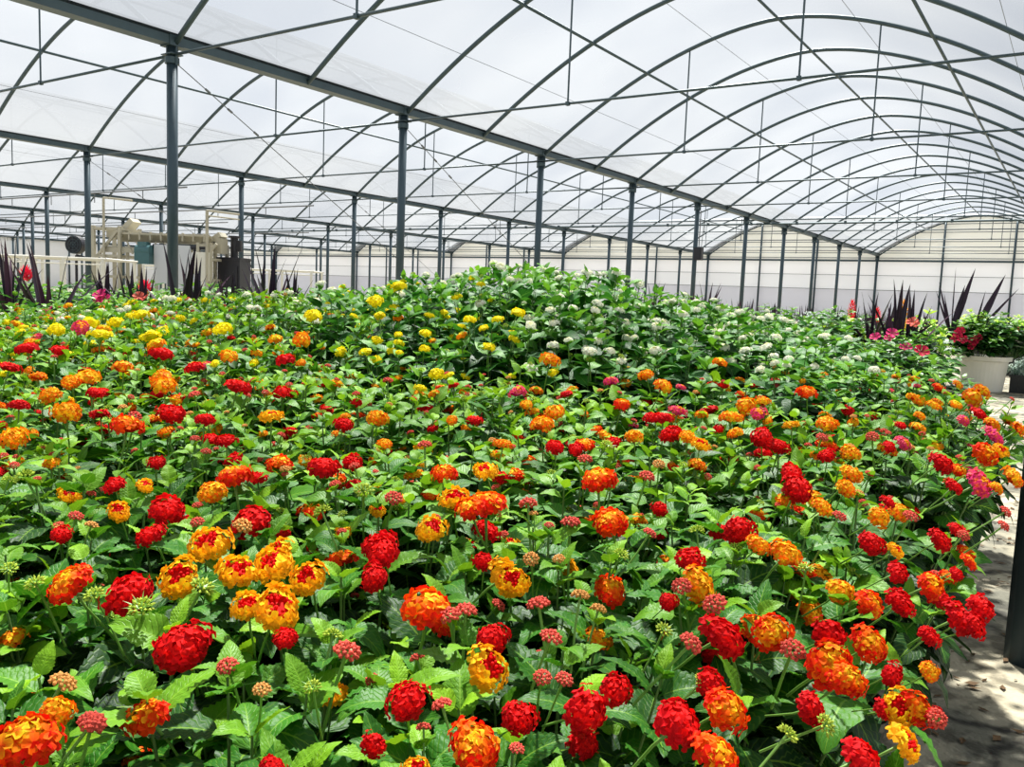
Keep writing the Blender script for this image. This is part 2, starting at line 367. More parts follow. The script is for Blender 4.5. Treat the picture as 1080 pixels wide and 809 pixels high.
panel('wall_far_bottom', 0, 1.72, MW1, 'lilac grey lowest band of the far end wall curtain')
panel('wall_far_lower', 1.72, 2.46, MW2, 'white band of the far end wall below its upper seam')
panel('wall_far_middle', 2.46, 3.2, MW3, 'bright white band of the far end wall under the dark rail')
panel('wall_far_upper', 3.2, 5.35, MW4, 'cream film upper part of the far end wall with thin battens')
def rail(z, r, label, y=YE, name='trim_rail', x0=XW0, x1=XW1, mat=None):
    g = G(); g.tube([(x0, y, z), (x1, y, z)], r, 6); o = link(name, g.mesh('rail', [mat or M_STEEL])); tag(o, label, 'rail', kind='structure')
rail(3.2, 0.05, 'dark horizontal rail across the far end wall above the white curtain')
rail(5.38, 0.07, 'long dark pipe across the top of the far end wall', name='top_beam')
rail(2.46, 0.012, 'thin seam batten across the white far wall curtain', mat=M_WIRE); rail(1.72, 0.014, 'thin seam batten above the lilac band of the far wall', mat=M_WIRE)
for i, z in enumerate((3.7, 4.15, 4.6, 5.0)): rail(z, 0.018, 'thin batten on the cream far wall film, %s above the dark rail' % ORD[i], mat=M_WIRE)
n = 0
for bi in range(0, 6):
    for t in (1/3, 2/3):
        x = ROWS[bi]+(ROWS[bi+1]-ROWS[bi])*t
        g = G(); g.tube([(x, YE-0.02, 0), (x, YE-0.02, 5.38)], 0.05, 8); o = link('wall_stud_column', g.mesh('stud', [M_STEEL2], smooth=True)); tag(o, 'slim steel stud of the far end wall, %s from the right' % ORD[n], 'column', 'far wall studs', 'structure'); n += 1
# side and front walls
panel_l = G(); panel_l.box((XW0-0.1, (YF+YE)/2, 1.75), (0.03, YE-YF, 3.5)); o = link('wall_left', panel_l.mesh('wall_left', [MW2])); tag(o, 'pale far left side wall of the greenhouse', 'wall', kind='structure')
panel_l = G(); panel_l.box((XW1+0.1, (YF+YE)/2, 1.75), (0.03, YE-YF, 3.5)); o = link('wall_right', panel_l.mesh('wall_right', [MW2])); tag(o, 'pale right side wall of the greenhouse', 'wall', kind='structure')
#@LANTANA
# ------------------------------------------------------------------ leaves
def leaf_template(rows, half, serr):
    """returns uv (P,2) with u in -1..1, v 0..1, width profile, faces"""
    v = np.linspace(0, 1, rows)
    w = np.where(v < 0.10, 0.05+0*v, np.sin(PI*np.clip((v-0.08)/0.92, 0, 1)**0.60)**0.85)
    w[-1] = 0.0
    if serr: w = w*(1+0.055*np.where(np.arange(rows) % 2 == 0, 1, -1))
    us = np.linspace(-1, 1, 2*half+1)
    U, Vv = np.meshgrid(us, v); Wd = np.broadcast_to(w[:, None], U.shape)
    nu = len(us); i = np.arange(rows-1)[:, None]*nu; j = np.arange(nu-1)[None]
    Q = np.stack([i+j, i+j+1, i+nu+j+1, i+nu+j], -1).reshape(-1, 4)
    return U.ravel(), Vv.ravel(), Wd.ravel(), Q
TPL = {0: leaf_template(24, 3, True), 1: leaf_template(12, 2, True), 2: leaf_template(7, 1, False), 3: leaf_template(5, 1, False)}

def build_leaves(base, direc, up, L, W, curl, fold, tone, lod, name, mat, ripple=1.0, roll=None):
    """vectorised leaves -> mesh"""
    U, V, Wd, Q = TPL[lod]; n = len(L)
    d = direc/np.linalg.norm(direc, axis=1)[:, None]
    s = np.cross(d, up); s /= np.linalg.norm(s, axis=1)[:, None]+1e-9
    nn = np.cross(s, d)
    if roll is not None:
        c, q = np.cos(roll)[:, None], np.sin(roll)[:, None]; s, nn = s*c+nn*q, nn*c-s*q
    x = U[None]*Wd[None]*W[:, None]/2
    # curling along an arc
    th = curl[:, None]*V[None]
    cu = np.where(np.abs(curl) < 1e-3, 1e-3, curl)[:, None]
    y = L[:, None]*np.sin(th)/cu; z = -L[:, None]*(1-np.cos(th))/cu
    q = np.abs(x)
    z = z+fold[:, None]*q*(1-0.35*np.abs(U)[None])
    if lod <= 1: z = z+ripple*0.018*L[:, None]*np.sin(2*PI*(10*V-2.75*np.abs(U))[None])*(np.abs(U)[None] > 0.1)*np.minimum(1, Wd*1.2)[None]*(1 if lod == 0 else 0.6)
    # wavy margin
    z = z+0.03*W[:, None]*np.sin(3*PI*V[None]*2+L[:, None]*900)*(U[None]**2)
    P = base[:, None]+x[..., None]*s[:, None]+y[..., None]*d[:, None]+z[..., None]*nn[:, None]
    np_ = len(U); F = (Q[None]+np.arange(n)[:, None, None]*np_).reshape(-1, 4)
    uv = np.tile(np.stack([U*0.5+0.5, V], 1), (n, 1))
    tn = np.repeat(tone, np_, axis=0)
    return np_mesh(name, P.reshape(-1, 3), F, [mat], tone=tn, uv=uv)

def bez(p0, p1, p2, t): t = np.asarray(t)[:, None]; return (1-t)**2*p0+2*t*(1-t)*p1+t*t*p2

def lantana_foliage(seed, H, R, hp, nsh, lod, mat, Lmax=0.075, lime=0.0, flat=0.3):
    rs = np.random.RandomState(seed)
    B, Dd, Up, LL, WW, CU, FO, TO, RO = [], [], [], [], [], [], [], [], []
    g = G(); tips = []
    for i in range(nsh):
        rr = R*1.12*math.sqrt((i+0.5)/nsh); ph = i*2.39996+rs.uniform(-0.3, 0.3)
        rr *= rs.uniform(0.88, 1.1)
        low = rs.rand() < 0.25
        tz = H-flat*R*(rr/R)**2+rs.uniform(-0.045, 0.008)-(0.06 if low else 0)
        tip = np.array([rr*math.cos(ph), rr*math.sin(ph), tz])
        p0 = np.array([0.04*math.cos(ph), 0.04*math.sin(ph), hp-0.01]); p1 = np.array([0.75*tip[0], 0.75*tip[1], hp+(tz-hp)*0.45])
        P = bez(p0, p1, tip, np.linspace(0, 1, 9)); g.tube(P, np.linspace(0.0030, 0.0012, 9), 5 if lod < 2 else 3, cap=False)
        length = np.linalg.norm(np.diff(P, axis=0), axis=1).sum(); tips.append((tip, P[-1]-P[-2]))
        s = 0.002; node = 0; ang = rs.uniform(0, PI)
        while s < length*0.62:
            t = 1-s/length; p = bez(p0, p1, tip, [t])[0]; ax = bez(p0, p1, tip, [min(1, t+0.02)])[0]-bez(p0, p1, tip, [t-0.02])[0]; ax /= np.linalg.norm(ax)
            e1 = np.cross(ax, (0.3, 0.2, 1)); e1 /= np.linalg.norm(e1); e2 = np.cross(ax, e1)
            size = Lmax*min(1.0, 0.36+0.22*node)*rs.uniform(0.82, 1.15)
            for sd in (0, PI):
                a = ang+sd+rs.uniform(-0.25, 0.25)
                out = math.cos(a)*e1+math.sin(a)*e2
                spread = 0.55+0.22*min(node, 4)+rs.uniform(-0.15, 0.2)
                dr = ax*math.cos(spread)+out*math.sin(spread)
                dr[2] = dr[2]*0.75+0.05
                B.append(p+dr*0.002); Dd.append(dr); Up.append((rs.uniform(-.3, .3), rs.uniform(-.3, .3), 1.0))
                LL.append(size); WW.append(size*rs.uniform(0.44, 0.60)); CU.append(rs.uniform(0.35, 1.45)); FO.append(rs.uniform(0.1, 0.5))
                age = (0.72 if lod == 0 else 0.80)-(0.20 if lod == 0 else 0.19)*node+rs.uniform(-0.22, 0.22)+lime
                TO.append((min(1, max(0.02, age)), rs.rand(), 0)); RO.append(rs.uniform(-0.4, 0.4))
            ang += PI/2; node += 1; s += (0.010 if node < 2 else 0.024)*rs.uniform(0.85, 1.2)*(Lmax/0.075)*(1 if lod < 2 else 1.15)
    A = lambda q: np.array(q, float)
    me = build_leaves(A(B), A(Dd), A(Up), A(LL), A(WW), A(CU), A(FO), A(TO), lod, 'lantana_foliage', mat, roll=A(RO))
    return me, g.mesh('lantana_stems', [M_STEM], smooth=True), tips

# ------------------------------------------------------------------ flower heads
GOLD, AMBER, ORANGE, RORANGE, RED, DRED = (1.0, 0.68, 0.014), (1.0, 0.43, 0.008), (1.0, 0.17, 0.003), (0.95, 0.060, 0.003), (0.88, 0.008, 0.006), (0.62, 0.004, 0.008)
MAG, PINK, WHITE, YEL, CREAM, SALMON = (0.78, 0.01, 0.22), (0.88, 0.10, 0.24), (0.97, 0.98, 0.84), (1.0, 0.88, 0.008), (0.92, 0.90, 0.45), (0.72, 0.10, 0.07)
HEADS = {  # (centre, ring, outer, eye, closed centre share)
    1: (RED, GOLD, AMBER, AMBER, 0.33), 2: (GOLD, ORANGE, RED, RORANGE, 0.0), 3: (RED, RED, DRED, DRED, 0.0), 4: (AMBER, ORANGE, RORANGE, GOLD, 0.12),
    5: (YEL, YEL, YEL, GOLD, 0.1), 6: (CREAM, WHITE, WHITE, (1.0, 1.0, 0.75), 0.1), 7: (AMBER, MAG, MAG, ORANGE, 0.08), 8: (YEL, GOLD, ORANGE, AMBER, 0.1)}
HNAME = {1: 'golden', 2: 'orange-topped red', 3: 'red', 4: 'orange', 5: 'yellow', 6: 'white', 7: 'magenta', 8: 'yellow-orange'}
def head_mesh(ty, seed, lod):
    """unit head: diameter 1, dome centre at origin, axis +z; stalk below"""
    rs = np.random.RandomState(seed*31+ty); cc, ring, outer, eye, closed = HEADS[ty]
    g = G(); n = (32 if ty != 1 else 28) if lod == 0 else 24; k = 16 if lod == 0 else 8
    tmax = 1.62; flat = rs.uniform(0.48, 0.68) if ty != 1 else rs.uniform(0.24, 0.36); R = 0.40
    gap = rs.uniform(0, 2*PI) if rs.rand() < 0.3 else None
    for i in range(n):
        c = 1-(1-math.cos(tmax))*(i+0.5)/n; t = math.acos(c)+rs.uniform(-0.06, 0.06); ph = i*2.39996+rs.uniform(-0.12, 0.12)
        if gap is not None and t > 1.0 and abs((ph-gap+PI) % (2*PI)-PI) < 0.5: continue
        nrm = np.array([math.sin(t)*math.cos(ph), math.sin(t)*math.sin(ph), math.cos(t)])
        pos = nrm*R*rs.uniform(0.93, 1.08)*(1+0.11*math.sin(2*ph+seed*1.7)*math.sin(t)+0.07*math.sin(3*ph+seed)*math.sin(t)); pos[2] *= flat
        nrm = nrm+rs.uniform(-0.13, 0.13, 3); nrm /= np.linalg.norm(nrm)
        f = t/tmax
        col = np.array(cc) if f < 0.36 else (np.array(ring) if f < 0.66 else np.array(outer))
        if ty in (2,) and rs.rand() < 0.3: col = np.array(AMBER if f < 0.6 else RORANGE)
        if ty == 1 and f >= 0.36 and rs.rand() < 0.25: col = np.array(AMBER)
        if ty == 7 and rs.rand() < 0.25: col = np.array(PINK)
        if ty == 4 and rs.rand() < 0.3: col = np.array(AMBER)
        col = col*rs.uniform(0.82, 1.05)
        e1 = np.cross(nrm, (0.31, 0.2, 0.93)); e1 /= np.linalg.norm(e1); e2 = np.cross(nrm, e1)
        if closed and f < closed+0.05:  # closed buds in the middle
            a = np.arange(6)*PI/3; rb = 0.034
            for dd in range(3):
                off = 0.05*(math.cos(dd*2.1+i)*e1+math.sin(dd*2.1+i)*e2) ; pp = pos+off
                V = [pp+nrm*0.05]+[pp+rb*(math.cos(q)*e1+math.sin(q)*e2)+nrm*0.03 for q in a]+[pp+rb*.8*(math.cos(q)*e1+math.sin(q)*e2)-nrm*0.04 for q in a]
                g.add(V, Q=[(1+j, 7+j, 7+(j+1) % 6, 1+(j+1) % 6) for j in range(6)], T=[(0, 1+j, 1+(j+1) % 6) for j in range(6)], tone=np.array(cc)*rs.uniform(0.75, 1.0))
            continue
        rf = (0.142 if lod == 0 else 0.158)*rs.uniform(0.88, 1.12); a = np.arange(k)*2*PI/k+rs.uniform(0, 6)
        if k == 16: rad = rf*(0.80+0.20*np.abs(np.cos(2*(a-a[0])))**0.6+0.02*rs.randn(16)); rad[2::4] *= 0.72
        else: rad = rf*np.where(np.arange(8) % 2 == 0, 1.0, 0.74)
        V = [pos-nrm*0.012]+[pos+rr_*(math.cos(q)*e1+math.sin(q)*e2)+nrm*(0.02*math.cos(4*q+1)-0.10*rr_) for rr_, q in zip(rad, a)]
        tn = np.array([np.array(eye)*0.8]+[col*rs.uniform(0.92, 1.04) for _ in a])
        g.add(V, T=[(0, 1+j, 1+(j+1) % k) for j in range(k)], tone=tn)
    # tubes beneath the florets: inner body
    m_ = 10; prof = [(0.05, -0.22), (0.20, -0.16), (0.30, -0.03), (0.29, 0.10), (0.2, 0.20), (0.02, 0.24)]
    P = np.array(prof); a = np.arange(m_)*2*PI/m_
    V = np.stack([P[:, 0, None]*np.cos(a), P[:, 0, None]*np.sin(a), np.broadcast_to(P[:, 1, None]*flat, (6, m_))], -1).reshape(-1, 3)
    i = np.arange(5)[:, None]*m_; j = np.arange(m_)[None]; j2 = (j+1) % m_
    g.add(V, np.stack([i+j, i+j2, i+m_+j2, i+m_+j], -1).reshape(-1, 4), tone=np.repeat(np.array([outer, outer, outer, ring, cc, cc])*0.72, m_, axis=0))
    if lod: g.tube([(0, 0, -0.14), (0.03, 0, -0.7), (0.0, 0.03, -1.5)], [0.032, 0.026, 0.026], 5, mi=1, cap=False)
    return g.mesh('lantana_head', [M_PETAL, M_STALK], smooth=False)

def bud_mesh(seed, kind):
    rs = np.random.RandomState(seed+900); g = G()
    n = 34; col = {'salmon': SALMON, 'red': (0.75, 0.03, 0.04), 'amber': (0.75, 0.36, 0.10), 'green': (0.50, 0.62, 0.08)}[kind]
    for i in range(n):
        c = 1-1.15*(i+0.5)/n; t = math.acos(c); ph = i*2.39996
        nrm = np.array([math.sin(t)*math.cos(ph), math.sin(t)*math.sin(ph), math.cos(t)]); pos = nrm*0.30; pos[2] *= 0.62
        e1 = np.cross(nrm, (0.31, 0.2, 0.93)); e1 /= np.linalg.norm(e1); e2 = np.cross(nrm, e1)
        a = np.arange(5)*2*PI/5; ln = 0.14*rs.uniform(0.8, 1.2)*(1.35 if kind == 'green' else 1)
        r1 = 0.088 if kind != 'green' else 0.06
        V = [pos+nrm*ln]+[pos+r1*(math.cos(q)*e1+math.sin(q)*e2)+nrm*(ln*0.45) for q in a]+[pos+0.03*(math.cos(q)*e1+math.sin(q)*e2) for q in a]
        g.add(V, Q=[(1+j, 6+j, 6+(j+1) % 5, 1+(j+1) % 5) for j in range(5)], T=[(0, 1+j, 1+(j+1) % 5) for j in range(5)], tone=np.array(col)*rs.uniform(0.75, 1.2))
    for i in range(9):  # green bracts below
        ph = i*2*PI/9; d = np.array([math.cos(ph), math.sin(ph), 0.25 if kind != 'green' else 0.5]); s = np.array([-math.sin(ph), math.cos(ph), 0])
        g.add([s*0.05+d*0.05, -s*0.05+d*0.05, d*(0.42 if kind != 'green' else 0.62)], T=[(0, 1, 2)], mi=1)
    g.tube([(0, 0, 0.05), (0.05, 0, -1.2), (0.0, 0.05, -3.2)], [0.06, 0.055, 0.055], 5, mi=1, cap=False)
    return g.mesh('lantana_bud', [M_PETAL, M_STALK])

g = G(); g.tube([(0, 0, -0.1), (0.03, 0.01, -0.6), (0.0, 0.05, -1.1), (-0.03, 0.06, -1.6)], [0.034, 0.027, 0.025, 0.028], 7); ME_STALK = g.mesh('flower_stalk', [M_STALK], smooth=True)
H0 = {ty: [head_mesh(ty, s, 0) for s in range(4)] for ty in HEADS}
H1 = {ty: [head_mesh(ty, s+10, 1) for s in range(3)] for ty in HEADS}
BUDS = {k: [bud_mesh(s, k) for s in range(2)] for k in ('salmon', 'red', 'amber', 'green')}

# ------------------------------------------------------------------ canopy
CX = [-80, 0, 50, 150, 250, 330, 430, 500, 560, 610, 660, 700, 760, 810, 850, 900, 950, 1000, 1080, 1160]
CY = [338, 336, 332, 322, 315, 308, 290, 276, 270, 272, 288, 302, 315, 330, 343, 356, 374, 396, 445, 470]
def canopy(D, px):
    base = 0.405+0.083*(min(D, 2.3)-0.5)
    yt = float(np.interp(px, CX, CY)); zt = ZC+(yhor(px)-yt)/888.0*3.0
    w = min(1, max(0, (D-2.05)/0.95)); w = w*w*(3-2*w)
    return base*(1-w)+max(zt, 0.5)*w

# heads picked out of the photograph: image x, y, width in pixels, kind
HL = """74 608 52 2;133 619 55 3;189 601 50 1;251 595 52 1;262 632 48 1;193 673 60 3;27 771 78 2;60 745 40 4;288 588 50 1;325 602 48 1;292 632 58 1;404 576 42 3;394 604 34 3
450 633 60 2;301 669 30 3;515 697 52 1;520 668 38 3;431 732 50 3;394 780 34 3;500 777 62 2;548 750 46 3;288 806 34 3;438 806 32 1;533 602 44 1;509 588 28 3;541 606 40 1;729 586 34 3
736 611 42 4;705 631 24 3;762 664 54 3;815 660 50 2;618 740 58 3;650 722 40 3;714 756 62 3;765 741 56 2;754 789 60 2;749 718 40 3;919 569 30 3;991 566 30 3;944 577 24 1;946 600 30 3
980 612 38 2;1008 556 18 3;1021 590 24 2;885 619 36 4;916 632 38 2;949 630 34 3;1008 603 20 3;1010 646 40 3;1034 635 38 3;1028 655 30 3;829 580 40 4;800 572 30 4;874 662 46 3;916 673 42 2
980 667 28 3;875 694 58 2;892 710 48 2;941 707 30 3;981 704 26 4;948 739 44 1;967 742 44 2;855 742 40 3;932 745 20 3;906 793 58 3;954 777 46 1;985 752 24 3
70 430 42 4;134 444 42 2;173 401 45 4;91 395 32 4;53 414 26 4;14 458 34 4;180 432 32 3;250 404 32 3;247 498 46 2;216 440 26 3;239 462 24 3;165 485 22 3;121 508 26 3;153 509 20 1
176 532 42 3;159 560 36 3;265 545 42 3;224 515 30 4;222 566 50 1;65 560 24 3;125 535 28 1;28 364 30 3;62 367 22 3;10 385 24 3;241 373 24 4;170 370 26 3;286 435 30 1;301 376 30 3;318 354 32 4
443 408 17 5;362 445 22 3;398 438 26 4;372 484 24 3;341 489 36 3;469 495 34 2;512 492 32 1;480 520 34 1;512 526 48 2;496 532 40 2;456 552 38 1;401 570 42 3;293 577 40 1;477 441 16 4;531 466 22 4
580 376 28 4;681 393 20 4;644 400 20 7;699 404 24 4;718 407 13 7;759 380 20 8;656 424 22 2;715 431 22 7;699 438 25 3;686 438 20 3;708 454 26 3;739 465 25 1;725 458 20 4;647 464 20 3;669 458 24 4
585 468 25 3;608 471 20 3;631 501 42 2;644 545 42 2;695 533 22 3;780 554 42 3;804 458 28 3;770 437 26 4;787 425 28 4;776 455 20 4;571 444 32 4;585 432 24 4;546 411 20 7;555 425 16 4
851 411 25 2;835 445 20 1;872 444 26 4;990 407 15 2;962 417 16 4;1025 416 26 4;1015 441 18 7;1032 434 18 3;1045 445 22 4;1047 457 26 7;1075 450 22 4;1039 474 32 2;1055 472 20 1;952 465 20 7
937 469 18 3;872 477 22 3;992 485 28 3;1032 505 38 7;1050 512 20 4;1067 500 30 4;1005 510 24 3;897 497 26 4;892 512 26 4;840 510 38 3;835 495 26 3;867 532 26 4;936 527 20 3;927 542 28 4
985 426 16 4;950 447 14 3;1010 404 14 4;1035 410 20 4;970 437 16 4;1008 425 14 8;60 345 22 5;85 342 24 7;105 350 24 5;95 338 22 5;122 338 20 5;148 330 20 5;110 345 18 8;235 343 30 5;160 352 26 5;165 361 24 8;170 395 36 4
20 425 24 3;75 400 22 4;100 412 22 3;130 385 26 4;205 385 22 3;40 395 20 4;395 315 24 5;421 300 20 5;448 350 16 5;495 335 16 5;525 335 15 5;448 366 13 5;330 331 20 5;400 332 14 5;420 352 12 5;510 345 12 5;460 392 20 5;546 328 18 5"""
heads = []
for it in HL.replace('\n', ';').split(';'):
    a = it.split()
    if len(a) == 4: heads.append([float(a[0]), float(a[1]), float(a[2]), int(a[3])])
BL = "66 721 26 a;97 763 26 s;37 616 18 g;99 628 18 g;149 641 22 g;213 620 22 g;474 650 22 s;491 645 22 s;276 728 18 a;466 744 20 s;366 688 30 s;568 638 22 s;581 673 22 s;612 629 18 a;719 619 20 s;754 638 24 s;728 679 24 s;572 715 18 s;595 717 18 s;836 686 24 s;988 758 20 s;205 417 22 s;256 555 18 a;26 503 24 g;384 518 22 g;409 402 14 s;415 526 18 s;617 485 16 s;557 532 22 s;602 552 20 s;682 503 16 s;685 563 14 s;695 490 12 a;920 461 14 s;867 462 12 s;97 763 26 s;448 470 14 s;340 540 16 g;640 470 12 g;850 600 14 g;700 665 16 g;870 765 20 g;740 720 16 g;830 775 20 g;545 790 14 s;330 725 16 g;80 545 14 s;142 440 14 s;560 590 16 a;735 560 14 g;655 585 14 g;885 545 14 s;960 545 14 s;1060 540 12 s;1058 555 12 s;1016 565 12 s;10 600 14 g"
buds = []
for it in BL.split(';'):
    a = it.split(); buds.append([float(a[0]), float(a[1]), float(a[2]), {'a': 'amber', 's': 'salmon', 'g': 'green'}[a[3]]])

def hit(px, py, lift):
    d = ray(px, py); D = 0.4
    while D < 5.5:
        p = CAM+D*d
        if p[2] <= canopy(D, px)+lift: return p, D
        D += 0.01
    return CAM+4.2*d, 4.2

def zone(px, py, rs):
    r = rs.rand()
    if py > 470: return (3 if r < .35 else 2 if r < .6 else 4 if r < .85 else 1) if px < 940 or r < .8 else 7
    if px > 930: return (4 if r < .5 else 8 if r < .7 else 3 if r < .85 else 7) if py > 385 else (4 if r < .6 else 6)
    if py > 400: return 4 if r < .4 else 3 if r < .7 else 2 if r < .85 else 8 if r < .93 else 7
    if px < 270: return (4 if r < .3 else 3 if r < .5 else 8 if r < .7 else 5 if r < .93 else 7) if py > 355 else (5 if r < .45 else 6 if r < .8 else 8)
    if px < 340: return (4 if r < .4 else 3 if r < .6 else 8) if py > 345 else (5 if r < .4 else 6)
    if px < 545: return (5 if r < .8 else 8) if py > 325 else (5 if r < .45 else 6)
    return 6 if py < 385 or r < .6 else (4 if r < .8 else 5)

# plants on a staggered grid beside the aisle
plants = []
def inb(x, y):
    z = 0.5; X, Y, D = proj((x, y, z))
    if D < 0.22 or D > 4.3 or x > -0.25: return None
    X2, Y2, _ = proj((x, y, canopy(D, X)))
    if X2 < -220-100/D or X2 > 1150+60/D: return None
    # the bed stops short of the aisle further back
    if y > 3.0 and x > -0.55-(y-3.0)*0.35: return None
    if y > 4.0 and x > -1.2: return None
    return X2, Y2, D
row = 0; y = 0.02
while y < 5.2:
    sp = 0.235 if y < 1.6 else 0.30
    x = -0.285-(sp*0.5 if row % 2 else 0); idx = 0
    while x > -5.5:
        jx, jy = RS.uniform(-0.03, 0.03), RS.uniform(-0.03, 0.03); q = inb(x+jx, y+jy)
        dcam = math.hypot(x, y)
        if q and not (y >= 1.6 and False): plants.append(dict(x=x+jx, y=y+jy, px=q[0], py=q[1], D=q[2], row=row, idx=idx, heads=[], buds=[]))
        x -= sp if dcam < 1.9 else sp*1.12 if dcam < 3 else sp*1.3; idx += 1
    row += 1; y += sp*0.9 if y < 1.2 else sp*0.95
PX = np.array([(p['x'], p['y']) for p in plants])
def nearest(x, y): return plants[int(np.argmin(((PX-np.array((x, y)))**2).sum(1)))]
for (px, py, d, ty) in heads:
    lift = 0.006; p, D = hit(px, py+d*0.15, lift); s = min(0.060, max(0.018, d*0.97*D/888))
    pl = nearest(p[0], p[1]); pl['heads'].append((p, s, ty, True))
for (px, py, d, k) in buds:
    p, D = hit(px, py, 0.008); s = min(0.022, max(0.010, d*D/888)); nearest(p[0], p[1])['buds'].append((p, s, k))
print('plants', len(plants))

VAR = {}
def variant(kind, lod, i):
    key = (kind, lod, i)
    if key not in VAR:
        if kind == 'low': VAR[key] = lantana_foliage(100+i+10*lod, 0.40, 0.165, 0.13, {0: 22, 1: 28, 2: 28}[lod], lod, M_LEAF, {0: 0.104, 1: 0.073, 2: 0.062}[lod])
        else: VAR[key] = lantana_foliage(300+i+10*lod, 0.62, 0.22, 0.2, {0: 30, 1: 34, 2: 32}[lod], lod, M_WLEAF, 0.10, flat=0.85)
    return VAR[key]
g = G(); g.lathe([(0.0, 0.0), (0.058, 0.0), (0.062, 0.01), (0.078, 0.125), (0.084, 0.125), (0.085, 0.14), (0.080, 0.14), (0.077, 0.122), (0.0, 0.122)], 20); me_pot = g.mesh('nursery_pot', [M_POTB], smooth=False)
g = G(); g.lathe([(0.0, 0.0), (0.10, 0.0), (0.104, 0.01), (0.125, 0.20), (0.134, 0.20), (0.135, 0.22), (0.128, 0.22), (0.122, 0.195), (0.0, 0.195)], 20); me_pot2 = g.mesh('nursery_pot_large', [M_POTB], smooth=False)

def join_words(c):
    names = [HNAME[k] for k, _ in sorted(c.items(), key=lambda q: -q[1])][:2]
    return ' and '.join(names)
rs = np.random.RandomState(5)
def put_head(parent, ploc, inv, p, s, ty, lod, nrm):
    me = (H0 if lod == 0 else H1)[ty]; me = me[rs.randint(len(me))]
    o = bpy.data.objects.new('flower_head', me); COL.objects.link(o); o.parent = parent
    q = Vector((0, 0, 1)).rotation_difference(Vector(nrm)); q = q @ Matrix.Rotation(rs.uniform(0, 6.28), 3, 'Z').to_quaternion()
    o.rotation_mode = 'QUATERNION'; o.rotation_quaternion = q; o.location = Vector(p)-ploc; o.scale = (s*rs.uniform(0.95, 1.25), s*rs.uniform(0.95, 1.2), s*1.12)
    o['label'] = HNAME[ty]+' flower head'
    if lod == 0:
        c = bpy.data.objects.new('stalk', ME_STALK); COL.objects.link(c); c.parent = o
def put_bud(parent, ploc, p, s, k):
    me = BUDS[k][rs.randint(2)]; o = bpy.data.objects.new('bud_cluster', me); COL.objects.link(o); o.parent = parent
    o.location = Vector(p)-ploc; o.scale = (s*1.35,)*3; ov = Vector(p)-ploc; ov.z = 0; nv = Vector((0, 0, 1))+ov*4+Vector((rs.uniform(-.25, .25), rs.uniform(-.25, .25), 0)); o.rotation_mode = 'QUATERNION'; o.rotation_quaternion = Vector((0, 0, 1)).rotation_difference(nv.normalized()) @ Matrix.Rotation(rs.uniform(0, 6), 3, 'Z').to_quaternion()
    o['label'] = {'salmon': 'salmon red closed buds', 'amber': 'amber closed buds', 'green': 'yellow-green star of bracts', 'red': 'red closed buds'}[k]

